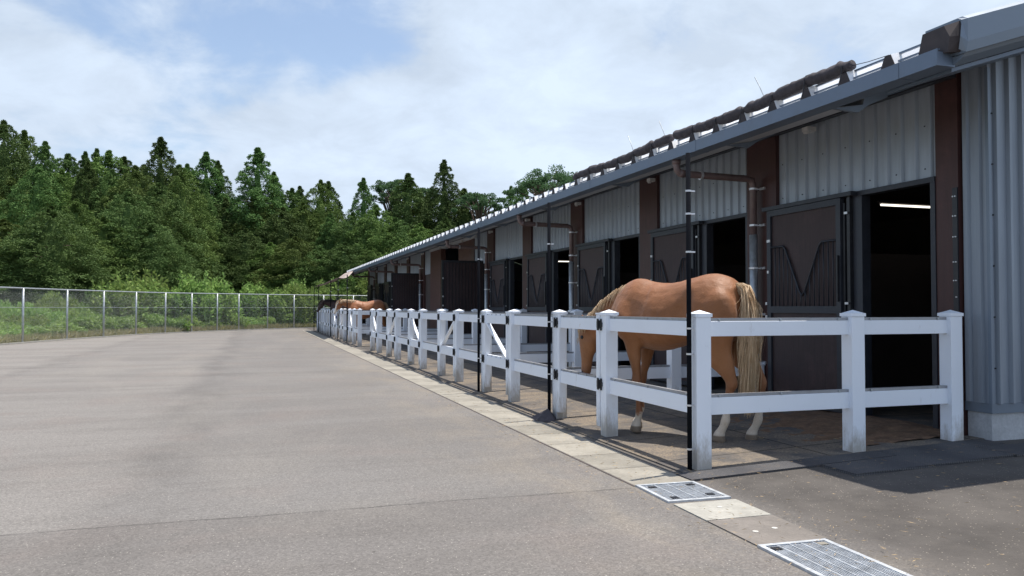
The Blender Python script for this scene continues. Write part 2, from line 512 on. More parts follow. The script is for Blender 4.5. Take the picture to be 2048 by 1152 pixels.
# pen floor (rubber mats laid edge to edge) on the apron
def sheet(x0, x1, y0, y1, dz, name, mat):
    mb = MB()
    a0, a1 = apron(x0), apron(x1)
    mb.add([(x0,y0,a0),(x1,y0,a1),(x1,y1,a1),(x0,y1,a0),(x0,y0,a0+dz),(x1,y0,a1+dz),(x1,y1,a1+dz),(x0,y1,a0+dz)],
           [(4,5,6,7),(0,1,5,4),(1,2,6,5),(2,3,7,6),(3,0,4,7)])
    return mb.build(name, mat)
tag(sheet(3.16, 6.19, 5.43, 23.6, .012, 'pen_floor', M['floor']), kind='structure')
tag(sheet(3.16, 6.19, 26.4, 44.9, .012, 'pen_floor', M['floor']), kind='structure')
tag(sheet(3.08, 4.95, 5.19, 5.42, .016, 'rubber_mat', M['mat']), 'narrow ribbed rubber strip at the foot of the near corner fence post', 'mat')
tag(sheet(4.22, 5.75, 4.80, 5.17, .018, 'rubber_mat', M['mat']), 'shaded wide rubber mat lying on the asphalt in front of the side fence', 'mat')
tag(sheet(5.76, 6.9, 4.78, 5.15, .018, 'rubber_mat', M['mat']), 'rubber mat end lying against the concrete foundation at the right edge', 'mat')
tag(sheet(4.96, 6.1, 5.18, 5.42, .014, 'rubber_mat', M['mat']), 'thin rubber strip between the middle and last posts of the side fence', 'mat')

# drain channel: slabs
mb = MB()
def strip_x(y):
    l = 2.54 + min(1, max(0, (y-2)/3.2))*.075
    r = 2.955 + min(1, max(0, (y-2)/3.2))*.135
    return l, r
y = 5.18
while y < 46:
    l, r = strip_x(y)
    mb.box(l, r, y+.006, y+.594, -.02, .006)
    y += .6
tag(mb.build('drain_path', M['slab_path'], bevel=.004), kind='structure')
mb = MB(); l, r = strip_x(4.6); mb.box(2.6, 3.095, 5.18, 46, -.02, .0035)
tag(mb.build('drain_bed', M['inner']), kind='structure')
def slab(y0, y1, mat, dots, label):
    l0, r0 = strip_x(y0); l1, r1 = strip_x(y1)
    mb = MB().add([(l0,y0,-.02),(r0,y0,-.02),(r1,y1,-.02),(l1,y1,-.02),(l0,y0,.008),(r0,y0,.008),(r1,y1,.008),(l1,y1,.008)],
                  [(4,5,6,7),(0,1,5,4),(1,2,6,5),(2,3,7,6),(3,0,4,7)])
    o = mb.build('drain_slab', mat); tag(o, label, 'drain cover')
    for fx, fy in dots:
        px = l0+(r0-l0)*fx; py = y0+(y1-y0)*fy
        k = 20
        d = MB().rings([[(px+.017*math.cos(6.2832*i/k), py+.017*math.sin(6.2832*i/k), z) for i in range(k)] for z in (.0085, .0105)])
        d.build('lifting_plug', M['dot'], o)
    return o
slab(4.20, 4.61, M['slab_light'], [(.55,.62)], 'pale concrete drain slab with one round white plug beside the small grate')
slab(3.675, 4.19, M['slab_brown'], [(.33,.45),(.66,.5)], 'brownish drain slab with two white plugs between pale slab and large grate')
def grate(y0, y1, label, clips, nbar):
    l0, r0 = strip_x(y0); l1, r1 = strip_x(y1)
    root = empty('drain_grate', ((l0+r0)/2, (y0+y1)/2, 0), label=label, cat='drain grate')
    cx_, cy_ = root.location.x, root.location.y
    hw, hy = (r0-l0)/2, (y1-y0)/2
    rot = math.atan2(-( (l1+r1)-(l0+r0))/2, y1-y0)
    root.rotation_euler.z = rot
    f = MB(); w = .028
    f.box(-hw, hw, -hy, -hy+w, -.02, .014); f.box(-hw, hw, hy-w, hy, -.02, .014)
    f.box(-hw, -hw+w, -hy+w, hy-w, -.02, .014); f.box(hw-w, hw, -hy+w, hy-w, -.02, .014)
    f.build('frame', M['grate'], root)
    MB().box(-hw+w, hw-w, -hy+w, hy-w, -.01, .0015).build('pit_shade', M['blackpole'], root)  # black sheet under the bars, standing in for shade of a deep pit
    g = MB()
    iw, ih = hw-w-.004, hy-w-.004
    ny = int(2*ih/.012)
    for i in range(ny):
        yy = -ih + (i+.5)*2*ih/ny
        g.box(-iw, iw, yy-.0018, yy+.0018, .002, .0085)
    nx = int(2*iw/.016)
    for i in range(nx+1):
        xx = -iw + i*2*iw/nx
        g.box(xx-.0014, xx+.0014, -ih, ih, .002, .0100)
    g.build('mesh', M['grate'], root)
    b = MB()
    for i in range(1, nbar):
        xx = -iw + i*2*iw/nbar
        b.box(xx-.003, xx+.003, -ih, ih, .002, .0125)
    b.build('bearing_bars', M['grate'], root)
    for fx, fy, mt in clips:
        MB().box(fx*iw-.026, fx*iw+.026, fy*ih-.022, fy*ih+.022, .002, .0135).build('clip', M[mt], root)
    return root
grate(2.64, 3.665, 'large galvanised drain grate at the bottom edge of the yard', [(-.82,.9,'black'),(.78,.92,'slab_path')], 5)
grate(4.66, 5.17, 'small galvanised drain grate near the corner fence post', [(-.72,.72,'black'),(.78,.75,'black'),(-.7,-.72,'black'),(.72,-.6,'black')], 4)

# ------------------------------------------------------------------ stable
BAY = 3.02
XW = 6.13
P = [5.52 + BAY*k for k in range(14)]       # pillar centres along the wall
ZG = 3.21                                     # gutter top
SL = .32                                      # roof slope
YE0, YE1 = 5.32, 44.95
XR = 11.2                                     # ridge
st = empty('stable_building', (XW, YE0, 0), label='long grey and brown horse stable with ribbed metal roof beside the pens', cat='stable')
off = Matrix.Translation((-XW, -YE0, 0))
def sp_(mb, name, mat, parent=None, **k):
    o = mb.build(name, mat, parent or st, **k)
    if parent is None: o.matrix_parent_inverse = Matrix.Translation(st.location).inverted()
    return o
def roofz(x): return 3.185 + SL*(x-4.9)
# roof: folded plate, ribs run up the slope
prof = []
RIB = .51
y = 4.60; ys = []
first = 5.2 - RIB
k = 0
prof.append((4.60, 0.0))
while first + RIB*k < 45.2:
    c = first + RIB*k
    for dy, z in ((-.105, 0), (-.032, .155), (.032, .155), (.105, 0)):
        if c+dy > 4.6: prof.append((c+dy, z))
    k += 1
prof.append((45.3, 0))
mb = MB()
xs = [4.93, XR, 2*XR-4.93]
vs = []
for x in xs:
    zb = roofz(x) if x <= XR else roofz(2*XR-x)
    vs += [(x, yy, zb+z) for yy, z in prof]
n = len(prof); fs = []
for i in range(2):
    for j in range(n-1):
        fs.append((i*n+j, i*n+j+1, (i+1)*n+j+1, (i+1)*n+j))
mb.add(vs, fs)
sp_(mb, 'roof', M['roof'])
# dark closures at rib ends
mb = MB()
for j in range(k):
    c = first + RIB*j
    z0 = roofz(4.93)
    mb = MB(); mb.prism([(c-.102, z0+.0), (c-.033, z0+.150), (c+.033, z0+.150), (c+.102, z0+.0)], 'x', 4.925, 4.955)
    sp_(mb, 'rib_closure', M['cap'])
# snow rails across rib tops
for xx, dz, nm in ((5.02, .142, 'snow_rail'), (4.98, .078, 'snow_rail')):
    mb = MB(); mb.box(xx-.010, xx+.010, 4.62, 45.2, roofz(xx)+dz-.0075, roofz(xx)+dz+.0075)
    sp_(mb, nm, M['gutter'])
# small bracket on each rib
# gutter (U section) and its inner fascia
mb = MB()
g0, g1, zb, zt = 4.815, 4.975, 3.085, 3.21
mb.prism([(g0, zb), (g1, zb-.0), (g1, zb+.012), (g0+.012, zb+.012), (g0+.012, zt-.006), (g0+.03, zt-.006), (g0+.03, zt), (g0, zt)], 'y', 4.60, 45.3)
mb.box(g1, g1+.012, 4.60, 45.3, zb, zt-.03)
mb.box(g0+.0121, g1-.001, 4.602, 4.614, zb+.0121, zt-.02)
sp_(mb, 'gutter', M['gutter'])
mb = MB()
for i in range(14):
    yy = P[0] - .55 + BAY*i
    mb = MB(); mb.prism([(g0-.003, zb-.003), (g1+.014, zb-.003), (g1+.014, zb+.02), (g0+.001, zb+.02), (g0+.001, zt+.001), (g0-.003, zt+.001)], 'y', yy, yy+.05)
    sp_(mb, 'gutter_joint', M['gutter'])
# soffit lining: pale boxed eave then underside
mb = MB()
mb.add([(4.99,5.93,3.10),(5.33,5.93,3.16),(5.33,45.2,3.16),(4.99,45.2,3.10)], [(0,1,2,3)])
mb.add([(5.33,5.93,3.16),(5.36,5.93,3.27),(5.36,45.2,3.27),(5.33,45.2,3.16)], [(0,1,2,3)])
mb.add([(5.36,5.93,3.27),(6.3,5.93,3.545),(6.3,45.2,3.545),(5.36,45.2,3.27)], [(0,1,2,3)])
sp_(mb, 'soffit', M['soffit'])
mb = MB()
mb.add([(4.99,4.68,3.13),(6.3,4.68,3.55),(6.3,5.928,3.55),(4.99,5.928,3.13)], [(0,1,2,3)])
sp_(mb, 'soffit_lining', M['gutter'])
mb = MB()
mb.add([(6.25,5.6,3.57),(XR,5.6,roofz(XR)-.06),(XR,44.9,roofz(XR)-.06),(6.25,44.9,3.57)], [(0,1,2,3)])
mb.add([(XR,5.6,roofz(XR)-.06),(2*XR-6.25,5.6,3.57),(2*XR-6.25,44.9,3.57),(XR,44.9,roofz(XR)-.06)], [(0,1,2,3)])
sp_(mb, 'dark_ceiling_liner', M['inner'])  # dark liner added below the pale roof to keep the interior black
# brackets under the eave at every pillar
for i in range(14):
    mb = MB()
    yy = P[i] - .9 if i else 5.93
    mb.prism([(5.0, 3.095), (5.28, 3.08), (5.40, 3.16), (6.08, 3.44), (6.08, 3.48), (5.36, 3.27), (5.33, 3.155)], 'y', yy, yy+.035)
    sp_(mb, 'eave_bracket', M['trim'])
# purlin and cable along the head of the wall
mb = MB(); mb.box(6.02, 6.10, 5.62, 44.9, 3.39, 3.45); sp_(mb, 'wall_head_trim', M['charcoal'])
mb = MB()
pts = []
yy = 5.0
while yy < 44:
    pts.append((5.62, yy, 3.28 - .025*abs(math.sin((yy-5)*math.pi/1.51)))); yy += .25
mb.tube(pts, .007, 5)
sp_(mb, 'eave_cable', M['black'])
# verge trim of the gable
mb = MB()
def slab_along(profile, x0, x1, mb):
    # profile (y, dz) swept up the slope from x0 to x1
    rings = []
    for x, cut in ((x0, 1), (x1, 1)):
        rings.append([(x, yy, roofz(x)+dz) for yy, dz in profile])
    mb.rings(rings)
vprof = [(4.50,.005),(4.50,-.03),(4.47,-.045),(4.47,.17),(4.52,.215),(4.86,.215),(4.86,.165),(4.60,.165),(4.60,-.03)]
vprof = [(4.47,-.045),(4.455,.03),(4.455,.20),(4.50,.228),(4.84,.228),(4.84,.02),(4.56,-.045)]
slab_along(vprof, 4.955, XR, mb)
zc0 = roofz(4.955)
tip = [(4.915, 4.50, zc0-.02), (4.905, 4.475, zc0+.07), (4.93, 4.485, zc0+.195), (4.94, 4.53, zc0+.222)]
mb.add([(4.955, 4.47, zc0-.045), (4.955, 4.455, zc0+.03), (4.955, 4.455, zc0+.20), (4.955, 4.50, zc0+.228)] + tip, [(0,1,5,4),(1,2,6,5),(2,3,7,6)])
sp_(mb, 'verge_trim', M['trim'])
mb = MB(); z0 = roofz(4.9)
mb.rings([[(4.875, 4.56, z0-.01), (4.875, 4.54, z0+.10), (4.885, 4.60, z0+.20), (4.885, 4.80, z0+.20), (4.875, 4.84, z0+.02)],
          [(4.954, 4.52, z0-.01), (4.954, 4.48, z0+.10), (4.954, 4.52, z0+.22), (4.954, 4.83, z0+.22), (4.954, 4.85, z0+.02)]])
sp_(mb, 'verge_closure', M['cap'])
mb = MB()
slab_along([(4.50,-.046),(4.52,-.075),(4.62,-.12),(4.66,-.12),(4.66,-.047)], 4.97, XR, mb)
sp_(mb, 'verge_drip', M['trim'])
mb = MB()
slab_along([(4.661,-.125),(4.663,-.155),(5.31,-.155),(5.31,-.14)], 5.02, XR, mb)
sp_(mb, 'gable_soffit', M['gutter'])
# wall cladding above doors (trapezoidal ribs), one sheet per bay
def corr(u0, u1, pitch, rw, depth, flat):
    """returns list (u, d) profile with ribs"""
    out = [(u0, 0)]
    u = u0 + flat
    while u + rw < u1:
        out += [(u, 0), (u+.014, depth), (u+rw-.014, depth), (u+rw, 0)]
        u += pitch
    out.append((u1, 0))
    return out
def clad_sheet(y0, y1, z0, z1, x, mat, name='cladding_panel', pitch=.18, rw=.055, depth=.030):
    pr = corr(y0, y1, pitch, rw, depth, .04)
    mb = MB(); n = len(pr)
    vs = [(x-d, u, z0) for u, d in pr] + [(x-d, u, z1) for u, d in pr]
    fs = [(i, i+1, n+i+1, n+i) for i in range(n-1)]
    mb.add(vs, fs)
    mb.box(x+.002, x+.03, y0, y1, z0, z1)
    o = sp_(mb, name, mat)
    b = MB()
    for zz_ in (z0+.09, (z0+z1)/2, z1-.12):
        for i in range(int((y1-y0)/pitch)):
            u = y0 + .04 + rw + .05 + i*pitch
            if u < y1-.05 and i % 2 == 0:
                if y0 < 12: MB().box(x-.006, x+.001, u-.006, u+.006, zz_-.006, zz_+.006).build('screw', M['black'], o)
    return o
ZO = 2.47   # door head
bays = [i for i in range(13) if i not in (5, 6, 7)]
for i in bays:
    clad_sheet(P[i]+.302 if i else 5.865, P[i+1]-.302, ZO+.055, 3.53, XW, M['clad'])
# pillars
for i in range(14):
    if i in (6, 7): continue
    if i == 0:
        mb = MB().box(6.10, 6.30, 5.612, 5.862, .11, 3.53)
    elif i == 13:
        mb = MB().box(6.08, 6.30, P[i]-.3, P[i]+.12, .11, 3.53)
    else:
        mb = MB().box(6.08, 6.30, P[i]-.3, P[i]+.3, .11, 3.53)
    sp_(mb, 'pillar', M['brownsteel'])
# door openings, frames and sliding doors
def opening(y0, y1):
    mb = MB()
    mb.box(6.09, 6.20, y0, y0+.055, .11, ZO-.001)
    mb.box(6.09, 6.20, y1-.13, y1, .11, ZO-.001)
    mb.box(6.085, 6.20, y0, y1, ZO, ZO+.05)
    sp_(mb, 'door_frame', M['charcoal'])
def bolts(lst, name, parent, x, r=.012):
    for (yy, z) in lst:
        MB().box(x-.012, x+.002, yy-r, yy+r, z-r, z+r).build('bolt', M['bolt'], parent)
VGR = [(0.04, 2.00), (.26, 2.00), (.62, 1.36), (.66, 1.34), (.70, 1.36), (.98, 1.99), (1.20, 2.0)]
def make_door():
    w, z0, z1 = 1.29, .15, ZO+.0
    root = MB()
    t_ = .07
    root.box(-.03, .03, 0, t_, z0, z1); root.box(-.03, .03, w-t_, w, z0, z1)
    root.box(-.03, .03, t_, w-t_, z1-t_, z1); root.box(-.03, .03, t_, w-t_, z0, z0+.06)
    root.box(-.03, .03, t_, w-t_, 1.22, 1.30)
    d = root.build('sliding_door', M['charcoal'], st)
    MB().box(-.004, .018, t_, w-t_, 1.30, z1-t_).build('upper_panel', M['door'], d)
    MB().box(-.006, .020, t_, w-t_, z0+.06, 1.22).build('lower_panel', M['door'], d)
    g = MB()
    # yoke shaped grille: mirrored so the gap sits in the middle
    pts = [(-.024, y, z) for y, z in ((t_, 2.02), (.30, 2.02), (.345, 1.985), (.60, 1.47), (.645, 1.425), (.69, 1.47), (.945, 1.985), (.99, 2.02), (w-t_, 2.02))]
    g.tube(pts, .012, 6)
    def ztop(y):
        for (a, b) in zip(pts[:-1], pts[1:]):
            if a[1] <= y <= b[1]:
                f = (y-a[1])/(b[1]-a[1]); return a[2]*(1-f)+b[2]*f
        return 2
    yy = t_+.05
    while yy < w-t_-.02:
        g.tube([(-.024, yy, 1.30), (-.024, yy, ztop(yy))], .007, 5); yy += .078
    g.build('grille', M['charcoal'], d, smooth=True)
    bolts([(w-.03, 2.10), (w-.055, 2.10), (w-.03, 1.72), (w+.006, 1.335), (w+.006, 1.175)], 'bolts', d, -.03, .016)
    h = MB().box(-.055, -.03, .02, .045, 1.35, 1.85); h.build('pull_handle', M['black'], d, bevel=.004)
    return d
dproto = None
for i in bays:
    y0 = 5.865 if i == 0 else P[i]+.302
    yo = P[i] + 1.42
    opening(y0, yo)
    d = make_door() if dproto is None else copy_tree(dproto, st)
    if dproto is None: dproto = d
    d.location = (6.045-XW, P[i]+1.53-YE0, 0)
    # fixed board wall behind the slid-back door, and lock bars
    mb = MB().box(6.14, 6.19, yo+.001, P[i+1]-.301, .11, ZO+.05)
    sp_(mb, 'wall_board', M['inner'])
    mb = MB(); mb.box(6.05, 6.09, yo+.005, yo+.05, .14, ZO+.02)
    mb.box(6.04, 6.085, yo+.07, yo+.10, .14, ZO-.06)
    o = sp_(mb, 'door_post', M['black'])
    bolts([(yo+.03, 2.30), (yo+.055, 2.30), (yo+.03, 1.33), (yo+.055, 1.33)], 'bolts', o, 6.04, .012)
    mb = MB().box(6.0, 6.078, P[i]+1.35, P[i+1]-.12, ZO+.005, ZO+.05)
    sp_(mb, 'door_track', M['charcoal'])
# black bolted strip beside the first pillar
mb = MB().box(6.085, 6.10, 5.613, 5.665, .15, 2.38)
o = sp_(mb, 'bolted_strip', M['black'])
bolts([(5.627, z) for z in (2.3,2.12,1.93,1.7,1.53,1.38,1.22,1.03,.8)] + [(5.652, z) for z in (2.3,2.12,1.93,1.7,1.53)], 'bolts', o, 6.085, .0055)
# passage bays 5..7
clad_sheet(P[5]+.302, 22.28, ZO+.055, 3.53, XW, M['clad'])
sp_(MB().box(6.08, 6.30, 22.28, 22.58, .11, 3.53), 'pillar', M['brownsteel'])
sp_(MB().box(6.10, 6.25, 22.581, 24.2, .11, 3.3), 'brown_wall', M['pen_brown'])
sp_(MB().box(6.05, 6.25, 22.0, 28.3, 3.301, 3.52), 'lintel', M['soffit'])
sp_(MB().box(6.08, 6.25, 26.6, 28.28, .11, 3.3), 'brown_wall', M['pen_brown'])
clad_sheet(28.31, P[8]-.302, ZO+.055, 3.53, XW, M['clad'])
sp_(MB().box(6.14, 6.2, P[5]+.302, 22.279, .11, ZO+.05), 'wall_board', M['inner'])
sp_(MB().box(6.14, 6.2, 28.281, P[8]-.302, .11, ZO+.05), 'wall_board', M['inner'])
def swing_door(y, label=None):
    mb = MB(); x0, x1 = 4.93, 6.17; z0, z1 = .2, 2.6
    t_ = .06
    mb.box(x0, x0+t_, y-.03, y+.03, z0, z1); mb.box(x1-t_, x1, y-.03, y+.03, z0, z1)
    mb.box(x0+t_, x1-t_, y-.03, y+.03, z1-t_, z1); mb.box(x0+t_, x1-t_, y-.03, y+.03, z0, z0+t_)
    o = sp_(mb, 'swing_door', M['black'])
    MB().box(x0+t_, x1-t_, y-.012, y+.02, z0+t_, z1-t_).build('door_panel', M['door'], o)
    g = MB()
    for i in range(12):
        xx = x0+t_+.05+i*.092
        g.box(xx-.006, xx+.006, y-.026, y-.012, z0+t_, z1-t_)
    g.build('battens', M['black'], o)
    for z in (1.35, 1.6, 2.1): MB().box(x0+.01, x0+.045, y-.05, y-.03, z-.02, z+.02).build('bolt', M['bolt'], o)
swing_door(21.45)
swing_door(29.95)
# downpipes
def downpipe(yc):
    mb = MB()
    mb.tube([(4.895, yc, 3.09), (4.895, yc, 3.02), (4.905, yc, 2.965), (4.94, yc, 2.93), (4.99, yc, 2.92), (5.9, yc, 2.905), (5.965, yc, 2.885), (5.985, yc, 2.82), (5.985, yc, 2.19)], .043, 12)
    o = sp_(mb, 'downpipe', M['pipebrown'], smooth=True)
    MB().tube([(5.985, yc, 2.20), (5.985, yc, .1)], .051, 12).build('steel_sleeve', M['galv'], o, smooth=True)
    for z in (2.78, 2.32, 1.78, 1.2, .6):
        c = MB()
        r = .053 if z > 2.2 else .06
        c.tube([(5.985, yc, z-.012), (5.985, yc, z+.012)], r, 12)
        c.bar((6.03, yc-.02, z), (6.085, yc-.02, z), .012, .012)
        c.bar((6.071, yc-.02, z), (6.071, yc-.12, z), .022, .03)
        c.build('pipe_clamp', M['bolt'], o)
    MB().tube([(5.22, yc, 2.912), (5.25, yc, 2.912)], .053, 12).build('pipe_clamp', M['bolt'], o)
    cf_ = MB(); cf_.tube([(4.895, yc, 3.088), (4.895, yc, 3.03)], .052, 12)
    cf_.tube([(4.935, yc, 2.93), (5.0, yc, 2.92)], .050, 12)
    cf_.build('coupling', M['pipebrown'], o, smooth=True)
for yc in (P[1]+.03, P[3]+.03, P[5]+.05, P[8], P[10], P[12]): downpipe(yc)
# small lights under the eave
for yc in [P[0]+2.05] + [P[i]-.2 for i in range(2, 13)]:
    mb = MB(); mb.box(5.98, 6.10, yc-.05, yc+.05, 3.30, 3.35); mb.tube([(6.0, yc, 3.30), (6.0, yc, 3.275)], .03, 8)
    sp_(mb, 'eave_light', M['whiteplastic'])
# end block: concrete base, flashing, gable cladding
mb = MB().box(6.16, 14, YE0+.03, YE0+.28, -.05, .355); sp_(mb, 'foundation', M['base'], bevel=.006)
mb = MB().box(6.145, 14, YE0+.012, YE0+.29, .356, .44); sp_(mb, 'base_flashing', M['trim'])
mb = MB()
pr = corr(6.15, 14, .15, .055, .034, .05); n = len(pr)
mb.add([(u, YE0-d+.02, .441) for u, d in pr] + [(u, YE0-d+.02, roofz(min(u, 2*XR-u))-.13) for u, d in pr], [(i, i+1, n+i+1, n+i) for i in range(n-1)])
mb.box(6.152, 14, YE0+.022, YE0+.05, .441, 3.4)
mb.prism([(6.16,3.401),(14,3.401),(14,roofz(8.4)-.12),(XR,roofz(XR)-.12),(6.16,roofz(6.16)-.12)], 'y', YE0+.023, YE0+.05)
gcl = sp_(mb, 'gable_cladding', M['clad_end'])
mb = MB()
pr = corr(YE0+.02, 5.605, .13, .07, .024, .06); n = len(pr)
mb.add([(6.15-d, u, .441) for u, d in pr] + [(6.15-d, u, 3.5) for u, d in pr], [(i, i+1, n+i+1, n+i) for i in range(n-1)])
mb.box(6.151, 6.17, YE0+.051, 5.605, .441, 3.5)
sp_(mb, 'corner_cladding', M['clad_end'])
mb = MB(); mb.box(6.118, 6.148, YE0-.012, YE0+.02, .441, 3.4); sp_(mb, 'corner_flashing', M['trim'])
b = MB()
for z in (.75, 1.2, 1.65, 2.1, 2.55, 3.0):
    for j in range(10):
        MB().box(6.155+.2*j+.03, 6.155+.2*j+.042, YE0+.010, YE0+.021, z-.006, z+.006).build('screw', M['black'], gcl)
# far end, back wall, floor, stall partitions
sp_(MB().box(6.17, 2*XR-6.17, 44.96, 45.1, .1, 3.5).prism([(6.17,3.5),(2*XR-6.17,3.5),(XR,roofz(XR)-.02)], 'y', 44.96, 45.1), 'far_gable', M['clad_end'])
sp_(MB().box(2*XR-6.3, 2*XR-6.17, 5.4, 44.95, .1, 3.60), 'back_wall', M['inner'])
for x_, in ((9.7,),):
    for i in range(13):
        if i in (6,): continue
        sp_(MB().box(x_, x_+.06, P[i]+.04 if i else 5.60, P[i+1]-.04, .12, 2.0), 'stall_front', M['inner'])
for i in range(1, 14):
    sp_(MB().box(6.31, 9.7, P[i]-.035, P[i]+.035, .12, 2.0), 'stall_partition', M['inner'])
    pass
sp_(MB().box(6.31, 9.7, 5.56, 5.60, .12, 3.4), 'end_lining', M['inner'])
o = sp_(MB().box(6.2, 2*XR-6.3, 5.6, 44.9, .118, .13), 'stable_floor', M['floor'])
# lit tubes over the stalls
def tube_lamp(x0, x1, y, z, label):
    mb = MB().box(x0, x1, y-.03, y+.03, z+.02, z+.05)
    o = mb.build('ceiling_lamp', M['inner'])
    tag(o, label, 'lamp', 'lit tubes inside the stable')
    MB().tube([(x0+.03, y, z), (x1-.03, y, z)], .013, 8).build('tube', M['lamp'], o)
tube_lamp(7.42, 8.9, 8.0, 2.57, 'glowing tube lamp high inside the nearest stall doorway')
tube_lamp(7.7, 8.9, 20.5, 2.57, 'lit tube lamp seen through a middle stall doorway')

# ------------------------------------------------------------------ rolled shade cloths on the eave
def roll(y0, y1, label, seed):
    r_ = random.Random(seed)
    pts, rs = [], []
    y = y0; tv = 1.0
    nt = .505
    xx, zz_ = 4.96, roofz(4.96)+.155
    while y <= y1+1e-6:
        ph = ((y-5.2) % nt)/nt
        tie = math.exp(-((min(ph, 1-ph))/.11)**2)
        sag = math.sin(math.pi*ph)
        r = .060*(1-.30*tie*tv) + r_.uniform(-.003, .003)
        if ph < .09: tv = r_.uniform(.2, 1.3)
        pts.append((xx + r_.uniform(-.008,.008), y, zz_ + r*.9 - .022*sag + .016*math.sin(y*2.3)))
        rs.append(r); y += .045
    rs[0] *= .8; rs[-1] *= .7
    mb = MB()
    rings = []
    n = 14
    for p, r in zip(pts, rs):
        rings.append([(p[0] + math.cos(6.2832*k/n)*r*(1+.05*math.sin(3*6.2832*k/n+p[1]*5)), p[1], p[2] + math.sin(6.2832*k/n)*r*(1+.05*math.cos(2*6.2832*k/n+p[1]*7))) for k in range(n)])
    mb.rings(rings)
    o = mb.build('rolled_shade_cloth', M['cloth'], smooth=True)
    tag(o, label, 'shade cloth', 'shade cloths rolled up on the eave')
    t = MB(); c = 5.2 + nt*round((y0-5.2)/nt)
    while c <= y1:
        if y0+.03 < c < y1-.03:
            kk = min(range(len(pts)), key=lambda m: abs(pts[m][1]-c)); pc, rc = pts[kk], rs[kk]+.002
            t = MB(); t.tube([(pc[0]+rc*math.cos(a*.7854), c, pc[2]+rc*math.sin(a*.7854)) for a in range(9)], .004, 5)
            t.tube([(xx-.05, c, zz_+.05), (xx-.07, c+.01, zz_-.1)], .004, 4)
            t.build('tie', M['black'], o)
        c += nt
roll(5.64, 8.74, 'nearer rolled dark shade cloth tied along the roof edge', 3)
roll(8.80, 11.95, 'farther rolled dark shade cloth tied along the roof edge', 8)
for i, (yy, lab) in enumerate(((6.9, 'thin wire end sticking up from the nearer cloth roll'), (8.95, 'thin wire sticking up at the join of the two cloth rolls'), (9.85, 'thin slanted wire sticking up from the farther cloth roll'))):
    o = MB().tube([(4.96, yy, 3.44), (4.95, yy+.06, 3.56), (4.94, yy+.13, 3.68)], .005, 5).build('wire', M['galv'])
    tag(o, lab, 'wire', 'loose wires on the roof edge')
o = MB().tube([(4.96, 5.66, 3.40), (4.96, 5.45, 3.375), (4.96, 5.22, 3.362)], .0035, 5).build('cord', M['black'])
tag(o, 'thin cord tied from the near cloth roll to the first roof rib', 'cord')

# far shade cloth stretched to poles
PT = 2.5
rows = []
outer = [(3.28, 32.9, PT+.02), (3.28, 36.2, PT+.02), (3.28, 39.6, PT-.02), (3.28, 43.0, PT+.02), (3.28, 46.3, PT-.02)]
inner = [(4.82, 41.0, 3.17), (4.82, 42.4, 3.20), (4.82, 43.9, 3.21), (4.82, 44.6, 3.21), (4.82, 45.2, 3.21)]
vs = []; nn = 9
for a, b_ in zip(outer, inner):
    for k in range(nn):
        f = k/(nn-1); s = -.16*math.sin(math.pi*f)
        vs.append(tuple(a[i]*(1-f)+b_[i]*f + (s if i == 2 else 0) for i in range(3)))
fs = []
for i in range(len(outer)-1):
    for k in range(nn-1):
        a = i*nn+k
        fs.append((a, a+1, a+nn+1, a+nn))
o = MB().add(vs, fs).build('shade_cloth', M['tarp'], smooth=True)
m_ = o.modifiers.new('thickness', 'SOLIDIFY'); m_.thickness = .006
tag(o, 'tan shade cloth stretched from the far roof end to the thin poles', 'shade cloth')

# ------------------------------------------------------------------ white fences
XF = 3.35
PW = .13
def post(mb, x, y, h=1.235, w=PW, z0=None):
    z0 = apron(x)-.01 if z0 is None else z0
    a = w/2
    top = 1.262 if h is None else h
    mb.box(x-a, x+a, y-a, y+a, z0, top-.055)
def cap(mb, x, y, top, w=PW):
    a = w/2+.008
    mb.box(x-a, x+a, y-a, y+a, top-.055, top-.028)
    b = a-.006
    mb.add([(x-b,y-b,top-.028),(x+b,y-b,top-.028),(x+b,y+b,top-.028),(x-b,y+b,top-.028),(x,y,top)], [(0,1,4),(1,2,4),(2,3,4),(3,0,4)])
TOP = 1.264
RZ = ((1.055, 1.175), (.437, .572))
def fence_post(parent, x, y, top=TOP):
    mb = MB(); post(mb, x, y, top); o = mb.build('post', M['white'], parent, bevel=.005)
    m2 = MB(); cap(m2, x, y, top); m2.build('post_cap', M['white'], o)
    return o
def rail(parent, a, b, z0, z1, strip=True):
    a = Vector(a); b = Vector(b)
    zc = (z0+z1)/2
    mb = MB(); mb.bar((a.x, a.y, zc), (b.x, b.y, zc), .048, z1-z0)
    o = mb.build('rail', M['white'], parent, bevel=.004)
    if strip:
        s = MB(); s.bar((a.x, a.y, z1+.013), (b.x, b.y, z1+.013), .036, .024)
        so_ = s.build('top_strip', M['alu'], o)
        L = (b-a).length; n = max(2, int(L/.45))
        d = (b-a).normalized(); side = Vector((-d.y, d.x, 0))
        for i in range(n if a.y < 9 else 0):
            p = a + d*(.12 + (L-.24)*i/(n-1))
            for s2 in (-1, 1):
                q = p + side*(.021*s2)
                MB().box(q.x-.008, q.x+.008, q.y-.008, q.y+.008, z1+.004, z1+.02).build('screw', M['galv'], o)
    return o
